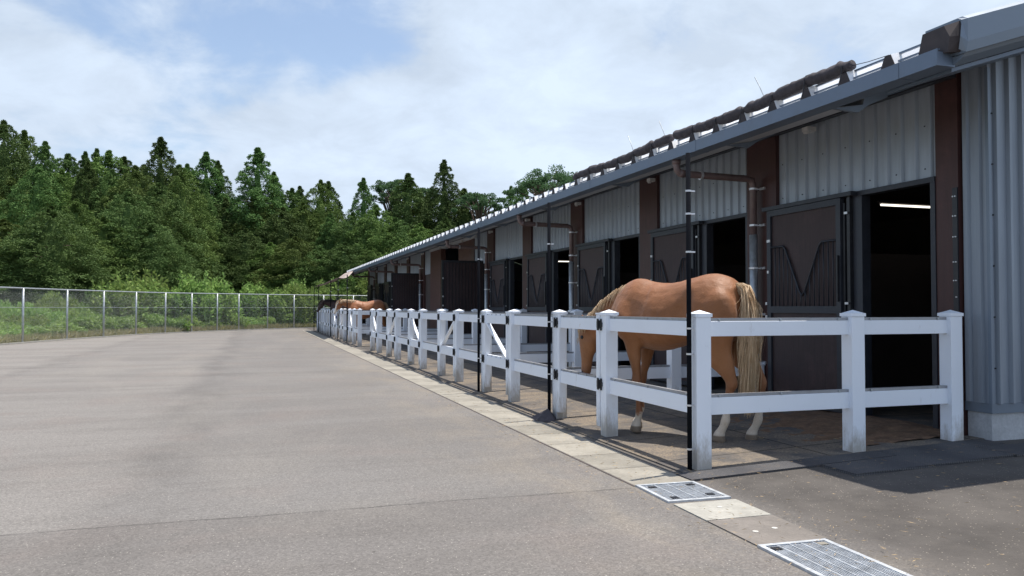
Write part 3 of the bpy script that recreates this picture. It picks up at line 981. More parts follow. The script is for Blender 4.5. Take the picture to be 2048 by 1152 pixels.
def hinge(parent, x, y, z, s=1):
    """black strap hinge, a little cross with pointed ears, on the face towards the yard"""
    mb = MB()
    xf = x
    if True:
        mb.box(xf-.012, xf-.002, y-.05, y-.03, z+.03, z+.058); mb.box(xf-.012, xf-.002, y+.03, y+.05, z+.03, z+.058)
        mb.box(xf-.012, xf-.002, y-.05, y-.03, z-.058, z-.03); mb.box(xf-.012, xf-.002, y+.03, y+.05, z-.058, z-.03)
    mb.box(xf-.014, xf, y-.028, y+.028, z-.042, z+.042)
    mb.prism([(y-.028, z-.036), (y-.062, z-.018), (y-.062, z+.018), (y-.028, z+.036)], 'x', xf-.009, xf-.001)
    mb.prism([(y+.028, z-.036), (y+.062, z-.03), (y+.062, z+.03), (y+.028, z+.036)], 'x', xf-.009, xf-.001)
    mb.tube([(xf-.020, y, z-.055), (xf-.020, y, z+.055)], .009, 6)
    return mb.build('hinge', M['black'], parent)
def front_run(name_label, fixed, ends):
    root = empty('post_and_rail_fence', (0, 0, 0), label=name_label, cat='fence', )
    return root
PEN = [5.52 + 3.02*k for k in range(20)]
nearfence = empty('white_fence', (XF, 5.52, 0), label='white post and rail fence along the near pens, facing the yard', cat='fence')
farfence = empty('white_fence', (XF, 26.4, 0), label='white post and rail fence along the far pens beyond the passage', cat='fence')
for f_ in (nearfence, farfence):
    f_.location = (0, 0, 0)
gate_words = ['first', 'second', 'third', 'fourth', 'fifth', 'sixth']
def make_gate(y0, y1, brace, label, group):
    root = empty('gate', (XF, y0, 0), label=label, cat='gate', group=group)
    L = y1-y0
    w = .085
    x = -.028
    for yy in (PW/2+.012, L-PW/2-.012-w):
        o = MB().box(x-.04, x+.04, yy, yy+w, .10, 1.215).build('stile', M['white'], root, bevel=.004)
        MB().box(x-.045, x+.045, yy-.005, yy+w+.005, 1.216, 1.232).build('stile_cap', M['white'], o)
    a, b = PW/2+.012+w, L-PW/2-.012-w
    for z0, z1 in ((1.055, 1.175), (.437, .572)):
        mb = MB().box(x-.024, x+.024, a, b, z0, z1); o = mb.build('rail', M['white'], root, bevel=.004)
        MB().box(x-.018, x+.018, a, b, z1+.001, z1+.022).build('top_strip', M['alu' if brace == 0 else 'white'], o)
        for i in range(5 if y0 < 12 else 0):
            yy = a+.08+(b-a-.16)*i/4
            MB().box(x-.028, x-.020, yy-.008, yy+.008, z1+.002, z1+.018).build('screw', M['galv'], o)
    if brace:
        p, q = ((x, a, .565), (x, b, 1.06)) if brace < 0 else ((x, b, .565), (x, a, 1.06))
        MB().bar(p, q, .03, .055, (1, 0, 0)).build('brace', M['white'], root)
    for z in (1.115, .525):
        for yy in (PW/2+.004, L-PW/2-.004):
            h = hinge(root, x-.041, yy, z)
    return root
def divider(y, x1, label, mid=True, top_end=None, posts_all=True):
    root = empty('divider_fence', (0, 0, 0), label=label, cat='fence', group='divider fences between the pens')
    xs_ = [XF + 1.48, 6.0] if mid else [6.0]
    prev = XF + PW/2
    for x in xs_:
        fence_post(root, x, y, top_end if (top_end and x == xs_[-1]) else TOP)
        for z0, z1 in (RZ if not (top_end and top_end < 1 and x == xs_[-1]) else RZ[1:]):
            rail(root, (prev-.02, y, 0), (x-PW/2+.02, y, 0), z0, z1)
        prev = x + PW/2
    return root
# near run
npen = 6
ends = []
fence_post(nearfence, XF, 5.52)
ordn = ['nearest', 'second', 'third', 'fourth', 'fifth', 'sixth', 'seventh', 'eighth', 'ninth', 'tenth', 'eleventh', 'twelfth']
br = [0, -1, 1, -1, 1, -1]
for i in range(npen):
    y0 = 5.52 + BAY*i
    yg0, yg1 = y0 + 1.68, y0 + BAY
    for z0, z1 in RZ: rail(nearfence, (XF, y0+PW/2-.02, 0), (XF, yg0-PW/2+.02, 0), z0, z1)
    fence_post(nearfence, XF, yg0)
    fence_post(nearfence, XF, yg1)
    lab = ['plain white gate without brace, directly left of the chestnut horse', 'white braced gate second from the near corner, beyond the second black pole',
           'white braced gate third from the near corner', 'white braced gate fourth from the near corner', 'white braced gate fifth from the near corner',
           'white gate last before the open passage in the middle'][i]
    make_gate(yg0, yg1, br[i], lab, 'gates of the near pens')
    if i < npen-1:
        divider(yg1, 6.0, ['white divider rails directly behind the chestnut horse', 'white divider fence second from the near end of the pens',
            'white divider fence third from the near end of the pens', 'white divider fence fourth from the near end of the pens',
            'white divider fence fifth from the near end of the pens'][i], top_end=(.62 if i == 0 else None))
divider(23.64, 5.8, 'white divider fence on the near side of the open passage', mid=True, top_end=1.62)
# side fence with two panels facing the camera
side = empty('side_fence', (0, 0, 0), label='white two panel end fence facing the camera beside the near corner post', cat='fence')
for x in (4.83, 5.89): fence_post(side, x, 5.52)
for a, b in ((XF+PW/2-.02, 4.83-PW/2+.02), (4.83+PW/2-.02, 5.89-PW/2+.02)):
    for z0, z1 in RZ: rail(side, (a, 5.52, 0), (b, 5.52, 0), z0, z1)
# far run
fence_post(farfence, XF-.03, 26.42)
y0 = 26.45
for i in range(6):
    ya = 26.45 + BAY*i
    g0_, g1_ = ya + 1.68, ya + BAY
    for z0, z1 in RZ: rail(farfence, (XF, ya+PW/2-.02, 0), (XF, g0_-PW/2+.02, 0), z0, z1)
    fence_post(farfence, XF, g0_); fence_post(farfence, XF, g1_)
    make_gate(g0_, g1_, (-1, 1)[i % 2], 'white gate of the far pens, %s beyond the passage' % ['first','second','third','fourth','fifth','last'][i], 'gates of the far pens')
    divider(g1_, 6.0, 'far white divider fence, %s beyond the passage' % ['second','third','fourth','fifth','sixth','last'][i])
divider(26.45, 6.0, 'white fence panels closing the far side of the passage, facing the camera')

# black poles
def pole(x, y, label, zt=PT):
    root = MB().tube([(x, y, .0), (x, y, zt)], .019, 10).build('pole', M['blackpole'], smooth=True)
    tag(root, label, 'pole', 'black shade cloth poles along the fence')
    for z in (.18, .52, .92, 1.12, 1.72, 2.02, 2.2):
        if y > 6 and z in (.18, .92, 1.72, 2.2): continue
        c = MB()
        c.tube([(x, y, z-.007), (x, y, z+.007)], .023, 10)
        c.box(x+.015, x+.055, y-.008, y+.008, z-.006, z+.006)
        c.build('clip', M['bolt'], root)
    MB().box(x-.035, x+.035, y-.035, y+.035, .001, .008).build('foot_plate', M['black'], root)
pole(3.245, 5.50, 'black pole strapped to the near corner fence post')
pole(3.245, 8.60, 'black pole beside the first gate, left of the horse head')
pole(3.245, 11.62, 'black pole beside the second gate from the near corner')
for y, l in ((29.6,'black pole nearest the palomino horse of the far pens'),(32.9,'second black pole of the far pens, just beyond the cream head'),(36.2,'third black pole of the far pens, before the dark horse head'),(43.0,'fourth black pole of the far pens, beyond the dark horse'),(46.3,'farthest black pole at the end of the fence')):
    pole(3.26, y, l)
# black cloth heap at the foot of the second pole
o = MB().add([(3.02,8.44,.006),(3.22,8.30,.006),(3.34,8.62,.02),(3.08,8.78,.006),(3.21,8.55,.13),(3.12,8.52,.05)],
             [(0,1,4,5),(1,2,4),(2,3,4),(3,0,5),(3,5,4),(0,3,2,1)]).build('cloth_scrap', M['cloth'])
tag(o, 'small black cloth heap on the ground at the foot of the second pole', 'cloth')
o = MB().box(3.26, 3.29, 33.6, 33.95, .84, .95).build('blue_tag', M['blue'])
tag(o, 'small blue plate on the far pen fence', 'plate')

# ------------------------------------------------------------------ chain link fence
cl_ = empty('chain_link_fence', (0, 0, 0), label='grey galvanised chain link fence running around the far side of the yard', cat='fence')
def ftop(i):
    return 1.97 + min(i, 11)*.012
CP = [Vector((x, y, 0)) for x, y in FENCE]
for i, p in enumerate(CP):
    mb = MB().tube([(p.x, p.y, -.05), (p.x, p.y, ftop(i))], .038, 8)
    o = mb.build('post', M['galv'], cl_, smooth=True)
    c = MB()
    for z in (.7, 1.3): c.tube([(p.x, p.y, z-.02), (p.x, p.y, z+.02)], .05, 8)
    c.build('bands', M['galv'], o)
mb = MB().tube([(p.x, p.y, ftop(i)+.0) for i, p in enumerate(CP)], .026, 8)
mb.build('top_rail', M['galv'], cl_, smooth=True)
mb = MB().tube([(p.x, p.y, 1.3) for p in CP], .007, 4)
mb.build('tension_wire', M['galv'], cl_)
for i in range(len(CP)-1):
    a, b = CP[i], CP[i+1]
    L = (b-a).length; d = (b-a)/L
    h0, h1 = .04, min(ftop(i), ftop(i+1))-.02
    hh = h1-h0
    s = .085
    V, F = [], []
    nn = int((L+hh)/s)
    w = .0017
    nrm = Vector((-d.y, d.x, 0))
    for k in range(nn):
        u0 = -hh + k*s
        for sg in (1, -1):
            # line from (u0,h0) to (u0+hh,h1), mirrored for sg=-1
            ua, za, ub, zb_ = u0, h0, u0+hh, h1
            if ua < 0: za += -ua; ua = 0
            if ub > L: zb_ -= ub-L; ub = L
            if ub <= ua: continue
            if sg < 0: ua, ub = L-ua, L-ub
            pa = a + d*ua + Vector((0,0,za)) + nrm*(.002*sg); pb = a + d*ub + Vector((0,0,zb_)) + nrm*(.002*sg)
            t_ = (pb-pa).normalized(); sd = t_.cross(nrm)*w; nv = nrm*w
            bi = len(V)
            for q in (pa, pb):
                V += [q+sd, q-sd*.5+nv*.87, q-sd*.5-nv*.87]
            F += [(bi,bi+1,bi+4,bi+3),(bi+1,bi+2,bi+5,bi+4),(bi+2,bi,bi+3,bi+5)]
    np_mesh('wire_mesh', np.array([tuple(v) for v in V]), np.array(F), M['galv'], cl_)
# low kerb under the fence
mb = MB()
for i in range(len(CP)-1):
    a, b = CP[i], CP[i+1]
    mb.bar((a.x, a.y, .02), (b.x, b.y, .02), .14, .07)
mb.build('kerb', M['slab_light'], cl_)

# ------------------------------------------------------------------ vegetation
M['cedar'] = leaf_mat('cedar_needles', (.070, .118, .034), (.106, .166, .048), (.165, .232, .076), .30, .12, .5)
M['cedar_olive'] = leaf_mat('cedar_needles_olive', (.088, .132, .034), (.130, .184, .046), (.185, .244, .072), .28, .12, .5)
M['broad'] = leaf_mat('broad_leaves', (.075, .14, .06), (.11, .19, .085), (.15, .23, .11), .12, .3, .7)
M['weed'] = leaf_mat('weed_leaves', (.16, .25, .06), (.25, .35, .09), (.37, .44, .17), .2, .35, 1.0)
M['grass'] = leaf_mat('grass_blades', (.30, .30, .11), (.48, .43, .22), (.58, .50, .32), .1, .3, 1.2)

def W(px, D):
    lat = (px-1024)/1590*D
    return D*math.sin(R(18)) + lat*math.cos(R(18)), D*math.cos(R(18)) - lat*math.sin(R(18))
def unit(a): return a/np.maximum(1e-9, np.linalg.norm(a, axis=-1, keepdims=True))
def blades(base, d, L, w, g):
    """kite quads: base (n,3), unit direction d, length L, half width w"""
    r = unit(g.normal(size=base.shape))
    s = unit(np.cross(d, r))
    mid = base + d*(L*.55)[:, None]
    V = np.stack([base, mid + s*w[:, None], base + d*L[:, None], mid - s*w[:, None]], 1).reshape(-1, 3)
    F = np.arange(len(V)).reshape(-1, 4)
    return V, F
def cedar_mesh(name, seed, spire=False, mat=None):
    g = np.random.default_rng(seed)
    Ht = 12.0; Rm = 2.05 if spire else 2.55
    lo = .10
    C = []; O = []; SZ = []
    def rad(t):
        if spire: return Rm*1.22*(1-t)**.76*(1 if t > .25 else .72+t*1.12)
        return Rm*1.04*(1-t**1.9)**.74*(1 if t > .2 else .78+t*1.1)
    tt_ = np.linspace(0, .985, 400); wgt = np.array([rad(t) for t in tt_]) + .22
    cdf = np.cumsum(wgt)/wgt.sum(); nP = 300 if spire else 320
    ts = list(np.interp((np.arange(nP)+.5)/nP, cdf, tt_))
    for i, t in enumerate(sorted(ts)):
        r = rad(t); a = i*2.399963 + g.normal()*.3
        bulge = 1 + (.20*math.sin(3*a + seed)*math.sin(9*t + seed*1.7) + g.normal()*.11)*min(1, .35+(1-t)*2)
        inner = g.random() < .22
        rr = r*max(.3, bulge)*(g.uniform(.4, .75) if inner else 1)
        z = (lo + (1-lo)*t)*Ht
        C.append((rr*math.cos(a), rr*math.sin(a), z - .10*rr)); O.append((math.cos(a), math.sin(a), .6)); SZ.append(min(.54, .12+.25*r))
    for i in range(16):
        f = i/15; r = .01 + .09*f; a = i*2.4
        C.append((r*math.cos(a), r*math.sin(a), Ht*(1 - .085*f) + .06)); O.append((math.cos(a), math.sin(a), 1.2)); SZ.append(.05+.07*f)
    C = np.array(C); O = unit(np.array(O))
    t = C[:, 2]/Ht
    size = np.array(SZ)*g.uniform(.75, 1.2, len(C))
    # rounded puffs: short sprays lying over each puff like scales, tips turned out
    nb = 175
    idx = np.repeat(np.arange(len(C)), nb); n = len(idx)
    o = unit(unit(g.normal(size=(n, 3))) + O[idx]*.55 + np.array([0, 0, .25]))
    base = C[idx] + o*(size[idx]*g.uniform(.55, 1.0, n))[:, None]*np.array([1, 1, .88])
    d = g.normal(size=(n, 3)); d = unit(d - o*(d*o).sum(1, keepdims=True)); d = unit(d + o*g.uniform(.1, 1.9, n)[:, None])
    L = g.uniform(.09, .18, n); w = L*g.uniform(.14, .24, n)
    sdir = unit(np.cross(d, o) + g.normal(size=(n, 3))*.25)
    mid = base + d*(L*.5)[:, None]
    V = np.stack([base, mid + sdir*w[:, None], base + d*L[:, None], mid - sdir*w[:, None]], 1).reshape(-1, 3)
    F = np.arange(len(V)).reshape(-1, 4)
    # inner mass of the crown
    k = 14; rings = []
    for i in range(13):
        tt = i/12; z = (lo+.02 + (0.9-lo)*tt)*Ht
        r = (Rm*.42)*(1-tt)**(.9 if spire else .6)*(1 if tt > .1 else .6) + .02
        rings.append([(r*math.cos(6.283*j/k)*(1+.2*math.sin(j*2.1+i)), r*math.sin(6.283*j/k)*(1+.2*math.cos(j*1.7+i*2)), z) for j in range(k)])
    V2 = np.array([p for rg in rings for p in rg]); F2 = []
    for i in range(12):
        for j in range(k):
            j2 = (j+1) % k
            F2.append((i*k+j, i*k+j2, (i+1)*k+j2, (i+1)*k+j))
    F2 = np.array(F2) + len(V)
    return np.vstack([V, V2]), np.vstack([F, F2])
cedar_protos = []
def trunk_obj(parent, h, r0, r1, bend=.1, seed=0, limbs=0):
    q = random.Random(seed)
    mb = MB()
    pts = [(bend*math.sin(i*.9+seed)*.5, bend*math.cos(i*1.1+seed)*.5, -.2+h*i/6) for i in range(7)]
    mb.tube(pts, [r0+(r1-r0)*i/6 for i in range(7)], 9)
    for i in range(limbs):
        a = q.uniform(0, 6.28); z = h*q.uniform(.15, .8); L = q.uniform(.8, 1.5)
        mb.tube([(0, 0, z), (math.cos(a)*L*.5, math.sin(a)*L*.5, z+.12), (math.cos(a)*L, math.sin(a)*L, z+.1)], [.05, .035, .012], 5)
    return mb.build('trunk', M['bark'], parent, smooth=True)
for s in range(7):
    root = empty('cedar_tree')
    sp = s in (0, 1, 2)
    V, F = cedar_mesh('crown', 20+s, sp)
    np_mesh('crown', V, F, M['cedar_olive'] if s in (4, 6) else M['cedar'], root)
    trunk_obj(root, 11, .2, .04, .1, s, 12)
    cedar_protos.append(root)
used = [False]*7
def plant(proto_i, x, y, s, sw, rz, label, group, z=0.1):
    p = cedar_protos[proto_i]
    if used[proto_i]: p = copy_tree(p)
    else: used[proto_i] = True
    p.location = (x, y, z); p.scale = (sw, sw, s); p.rotation_euler = (0, 0, rz)
    tag(p, label, 'tree', group)
    return p
ords = ['leftmost','second','third','fourth','fifth','sixth','seventh','eighth','ninth','tenth','eleventh','twelfth','thirteenth','fourteenth','fifteenth','sixteenth','seventeenth','eighteenth','nineteenth','twentieth','twenty-first','twenty-second','twenty-third','twenty-fourth','twenty-fifth','twenty-sixth']
# skyline cedars: (px, ytop, depth, width, spire?)
skyl = [(-70,235,60,1.1,0,'round-topped cedar beyond the left picture edge'),
 (2,250,58,1.05,0,'tallest dark cedar cut by the left picture edge'),
 (44,270,60,.95,0,'round-topped cedar just right of the tallest left edge tree'),
 (86,292,58,.85,1,'small pointed cedar tip between two rounded ones at far left'),
 (132,316,63,1.1,0,'broad round cedar left of the twin small tips on the skyline'),
 (167,312,64,.8,1,'slim cedar tip on the left skyline, first of the close trio'),
 (190,306,62,.75,1,'slim pointed cedar tip on the left skyline, middle of the close trio'),
 (214,310,61,1.1,0,'broad dense cedar, right one of the close trio on the left skyline'),
 (245,322,62,.95,0,'smaller cedar leaning against the dense one on the left skyline'),
 (285,338,66,1.1,0,'low cedar in the dip left of the high pointed spire'),
 (318,284,58,1.0,1,'high pointed cedar spire above the left half of the chain link fence'),
 (355,338,64,1.1,0,'low flat-topped cedar right of the high left spire'),
 (372,336,66,.9,0,'small cedar top in the dip between spire and twin cedar'),
 (410,313,60,1.1,1,'broad twin-peaked cedar, its left taller peak'),
 (433,330,61,.9,1,'broad twin-peaked cedar, its right lower peak'),
 (513,304,57,1.15,1,'tallest pointed cedar in the middle of the forest with open sky each side'),
 (546,352,59,.85,1,'slim cedar on the right shoulder of the tallest middle cedar'),
 (583,384,60,.9,0,'low cedar with a blunt top left of the twin blunt cedars'),
 (598,380,62,.8,1,'slim low cedar tip right behind the blunt one'),
 (640,368,59,.85,0,'left blunt tip of a cedar pair standing against the sky'),
 (656,371,60,.85,1,'right blunt tip of a cedar pair standing against the sky'),
 (726,364,58,.72,1,'thin sparse cedar standing alone against the sky'),
 (815,355,60,1.15,1,'dark cedar in front of the pale broadleaf trees'),
 (853,400,62,1.1,0,'cedar between the dark one and the spire near the roof'),
 (888,328,59,.9,1,'tall dark spire cedar nearest to the stable roof'),
 (928,385,61,1.15,0,'rounded cedar right of the spire near the roof'),
 (1022,380,63,.7,1,'small cedar tip just above the stable roof line'),
 (1046,372,66,.8,1,'cedar half hidden by the broad tree above the roof')]
for i, (px, yt, D, sw, sp, lab) in enumerate(skyl):
    if px > 380: D += 6
    x, y = W(px, D)
    h = 1.28 + (616-yt)/1590*D + .2
    pi = [0, 1, 2][i % 3] if sp else [3, 5, 4, 6][i % 4]
    plant(pi, x, y, h/12.0, sw*(1.36 if sp else 1.28), i*1.7, lab, 'cedars on the forest skyline', 0.0)
# middle and front rows
q = random.Random(5)
rowB = [(-40,330),(20,362),(75,335),(120,345),(172,330),(222,345),(268,338),(315,372),(362,350),(405,372),(450,402),(515,388),(565,420),(605,410),(660,432),(705,430),(752,415),(790,440),(840,452),(890,440),(940,455),(990,470),(1040,455)]
for i, (px, yt) in enumerate(rowB):
    D = 53 + q.uniform(-1, 1.5)
    if px > 330: D += min(8, (px-330)/12)
    x, y = W(px, D); h = 1.28 + (616-yt)/1590*D
    plant([3, 4, 5, 6, 2][i % 5], x, y, h/12, q.uniform(.95, 1.2), q.uniform(0, 6), 'cedar of the middle forest row, %s from the left' % ords[i].replace('leftmost', 'first'), 'cedars of the middle row')
rowA = [(-60,430),(5,445),(55,462),(100,418),(150,405),(205,440),(255,385),(300,448),(345,425),(392,455),(440,472),(490,462),(540,490),(590,478),(640,500),(690,490),(740,498),(790,505)]
for i, (px, yt) in enumerate(rowA):
    D = 47 + (px/800)*3.2 + q.uniform(-.8, .8)
    if px < 120: D -= 4
    x, y = W(px, D)
    if px > 300: D = 50 + min(7.5, (px-300)/14); x, y = W(px, D)
    h = 1.28 + (616-yt)/1590*D
    p = plant([4, 6, 3, 5][i % 4], x, y, h/12, q.uniform(.95, 1.15), q.uniform(0, 6), 'low leafy cedar in the front forest row, %s from the left' % ords[i].replace('leftmost', 'first'), 'cedars of the front row')
# distant wood behind everything: hill of trees that reads as one mass
def wood_mass():
    g = np.random.default_rng(3)
    C = []
    for px in range(-260, 1300, 13):
        for D in (72, 76, 80):
            x, y = W(px + g.uniform(-8, 8), D)
            top = (616-430)/1590*D + g.uniform(-1, .6)
            for z in np.arange(.6, top, 1.1): C.append((x+g.normal()*.5, y+g.normal()*.5, z+g.normal()*.3))
    C = np.array(C); nb = 16; idx = np.repeat(np.arange(len(C)), nb); n = len(idx)
    d = unit(unit(g.normal(size=(n, 3))) + np.array([0, 0, .4]))
    base = C[idx] + g.normal(size=(n, 3))*.35
    L = g.uniform(.5, 1.0, n); V, F = blades(base, d, L, L*.25, g)
    tag(np_mesh('distant_wood', V, F, M['cedar']), 'mass of dark trees closing the view behind the cedars', 'wood', kind='stuff')
wood_mass()
# broadleaf trees
def broad_tree(px, ytop, D, Rw, Hc, label, seed, dens=1.0, leaf=.13):
    g = np.random.default_rng(seed)
    x, y = W(px, D); h = 1.28 + (616-ytop)/1590*D
    root = empty('broadleaf_tree', (x, y, 0), label=label, cat='tree', group='broadleaf trees behind the stable')
    mb = MB()
    zf = h - Hc
    mb.tube([(0,0,-.1),(.1,.05,zf*.5),(.0,.1,zf),(.05,0,h-Hc*.4)], [.28,.22,.17,.06], 9)
    clumps = []
    nl = int(26*dens)
    for i in range(nl):
        a = i*2.4 + g.uniform(-.3, .3); rr = Rw*math.sqrt((i+.5)/nl)*.85
        zt = h - .35 - (rr/Rw)**2*Hc*.55 + g.normal()*.2
        p = np.array([rr*math.cos(a), rr*math.sin(a), zt])
        mb.tube([(0, 0, zf*.8), (p[0]*.5, p[1]*.5, (zf+zt)/2+.2), tuple(p-[0,0,.1])], [.10, .06, .02], 6)
        clumps.append((p, g.uniform(.6, 1.1)*Rw*.20))
        clumps.append((p + g.normal(size=3)*[.5,.5,.3] - [0,0,.5], g.uniform(.5, .8)*Rw*.17))
    mb.build('trunk', M['bark'], root, smooth=True)
    C = np.array([c for c, r in clumps]); S = np.array([r for c, r in clumps])
    nb = 230; idx = np.repeat(np.arange(len(C)), nb); n = len(idx)
    o = unit(g.normal(size=(n, 3))); rad = g.uniform(0, 1, n)**.45
    base = C[idx] + o*(S[idx]*rad)[:, None]*np.array([1, 1, .5])
    d = unit(o + g.normal(size=(n, 3))*.8 + [0, 0, .2])
    L = g.uniform(.6, 1.2, n)*leaf
    V, F = blades(base, d, L, L*.36, g)
    np_mesh('crown', V, F, M['broad'], root)
broad_tree(790, 358, 71, 2.6, 3.0, 'pale green flat-topped broadleaf tree left of the dark cedar', 1)
broad_tree(850, 372, 72, 2.2, 3.0, 'pale green broadleaf tree between the dark cedar and the spire', 2)
broad_tree(960, 380, 64, 2.1, 2.6, 'loose airy broadleaf tree standing above the roof right of the spire', 3, .8)
broad_tree(1100, 338, 60, 3.0, 3.2, 'wide spreading broadleaf tree above the stable roof, rightmost of all', 4, 1.2)

# shrubs behind the fence
def shrub_proto(name, seed, n, rad, hgt, leaf, tall=False):
    g = np.random.default_rng(seed)
    root = empty(name)
    if tall:
        # upright loose stems with leaves
        st_ = 26; B = []; Dd = []
        mb = MB()
        for i in range(st_):
            a = g.uniform(0, 6.28); r = rad*math.sqrt(g.random())
            p0 = np.array([r*math.cos(a), r*math.sin(a), 0]); lean = g.normal(size=2)*.22
            hh = hgt*g.uniform(.55, 1)
            mb.tube([tuple(p0), tuple(p0+[lean[0]*.4, lean[1]*.4, hh*.6]), tuple(p0+[lean[0], lean[1], hh])], [.012, .009, .004], 4)
            m_ = n//st_
            tt = g.uniform(.15, 1, m_)
            pp = p0 + np.stack([lean[0]*tt**2, lean[1]*tt**2, hh*tt], 1)
            B.append(pp + g.normal(size=(m_, 3))*.08); Dd.append(unit(g.normal(size=(m_, 3)) + [0, 0, -.1]))
        base = np.vstack(B); d = np.vstack(Dd); n = len(base)
        mb.build('stems', M['bark'], root)
    else:
        k = 16; C = np.stack([g.uniform(-1, 1, k)*rad*.7, g.uniform(-1, 1, k)*rad*.7, g.uniform(.15, .75, k)*hgt], 1)
        C[:, 2] *= 1 - .4*(np.hypot(C[:, 0], C[:, 1])/rad)**2
        idx = g.integers(0, k, n)
        o = unit(g.normal(size=(n, 3))); rr = g.uniform(0, 1, n)**.4*.42*rad
        base = C[idx] + o*rr[:, None]*[1, 1, .8]; base[:, 2] = np.abs(base[:, 2])
        d = unit(o + g.normal(size=(n, 3))*.7 + [0, 0, .35])
    L = g.uniform(.6, 1.3, n)*leaf
    V, F = blades(base, d, L, L*(.2 if tall else .32), g)
    np_mesh('foliage', V, F, M['weed'], root)
    return root
sh = [shrub_proto('shrub', 50+i, 6500, 1.0, 1.25, .13) for i in range(4)]
tl = [shrub_proto('tall_weed', 60+i, 3000, .8, 2.7, .23, True) for i in range(3)]
su = [0]*4; tu = [0]*3
def along(s):
    """point on the far fence at arc length s, and the outward normal"""
    acc = 0
    for a, b in zip(CP[:-1], CP[1:]):
        L = (b-a).length
        if acc + L >= s:
            d = (b-a)/L
            return a + d*(s-acc), Vector((-d.y, d.x, 0))
        acc += L
    return CP[-1], Vector((0, 1, 0))
cnt = 0
seen_spots = {}
def spot(s):
    acc = 0
    for i, (a, b) in enumerate(zip(CP[:-1], CP[1:])):
        L = (b-a).length
        if s <= acc + L or i == len(CP)-2:
            f = (s-acc)/L
            return ', %s of %s panel from left' % (('left end','centre','right end')[min(2, int(f*3))], ords[i].replace('leftmost','first'))
        acc += L
q = random.Random(12)
s = .6
names_sh = []
while s < 42.5:
    for row in range(3):
        p, nr = along(s + q.uniform(-.4, .4))
        off_ = 1.45 + row*1.5 + q.uniform(-.25, .35)
        pos = p + nr*off_
        def clear(pos):
            m_ = 9
            for a, b in zip(CP[:-1], CP[1:]):
                ab = b-a; u = max(0, min(1, (pos-a).dot(ab)/ab.length_squared)); m_ = min(m_, (pos-a-ab*u).length)
            return m_
        while clear(pos) < 1.3: pos = pos + nr*.3
        i = q.randrange(4)
        o = sh[i] if not su[i] else copy_tree(sh[i]); su[i] = 1
        h = (.62, .95, 1.25)[row]*q.uniform(.75, 1.2)*(.8 if s < 13 else 1.2)
        o.location = (pos.x, pos.y, .02); o.scale = (q.uniform(.9, 1.25), q.uniform(.9, 1.25), h)
        o.rotation_euler = (0, 0, q.uniform(0, 6))
        rw = ('low shrub close behind wire fence', 'middle shrub further behind wire fence', 'taller bush deepest behind wire fence')[row]
        cnt += 1
        tag(o, rw + spot(s), 'shrub', ('low shrubs at the fence', 'middle shrubs behind the fence', 'taller shrubs before the cedars')[row])
    s += 1.55
s = 17
while s < 41:
    p, nr = along(s)
    pos = p + nr*q.uniform(1.2, 3.2)
    i = q.randrange(3)
    o = tl[i] if not tu[i] else copy_tree(tl[i]); tu[i] = 1
    k_ = q.uniform(.85, 1.25)
    o.location = (pos.x, pos.y, .05); o.scale = (1, 1, k_); o.rotation_euler = (0, 0, q.uniform(0, 6))
    sp0 = spot(s); seen_spots[sp0] = seen_spots.get(sp0, 0) + 1
    tag(o, ('loose pale green tall weed rising', 'second tall pale weed crowding another')[min(1, seen_spots[sp0]-1)] + sp0, 'plant', 'tall weeds rising above the fence')
    s += q.uniform(.5, .9)
def grass():
    g = np.random.default_rng(9)
    B = []; Nn = []
    for i in range(34000):
        p, nr = along(g.uniform(0, 46)); o_ = .12 + abs(g.normal())*.75
        B.append((p.x + nr.x*o_, p.y + nr.y*o_, .02))
    base = np.array(B); n = len(base)
    d = unit(g.normal(size=(n, 3))*.45 + [0, 0, 1])
    L = g.uniform(.10, .38, n); V, F = blades(base, d, L, L*.05+.009, g)
    tag(np_mesh('grass_strip', V, F, M['grass']), 'strip of dry and green grass along the foot of the chain link fence', 'grass', kind='stuff')
grass()
def ground_cover():
    g = np.random.default_rng(19)
    B = []
    for i in range(42000):
        p, nr = along(g.uniform(0, 46)); o_ = .9 + g.uniform(0, 1)*8
        B.append((p.x + nr.x*o_, p.y + nr.y*o_, .05 + abs(g.normal())*.16))
    base = np.array(B); n = len(base)
    d = unit(g.normal(size=(n, 3)) + [0, 0, .8])
    L = g.uniform(.12, .34, n); V, F = blades(base, d, L, L*.26, g)
    tag(np_mesh('undergrowth', V, F, M['weed']), 'low green undergrowth covering the ground between fence and trees', 'undergrowth', kind='stuff')
ground_cover()

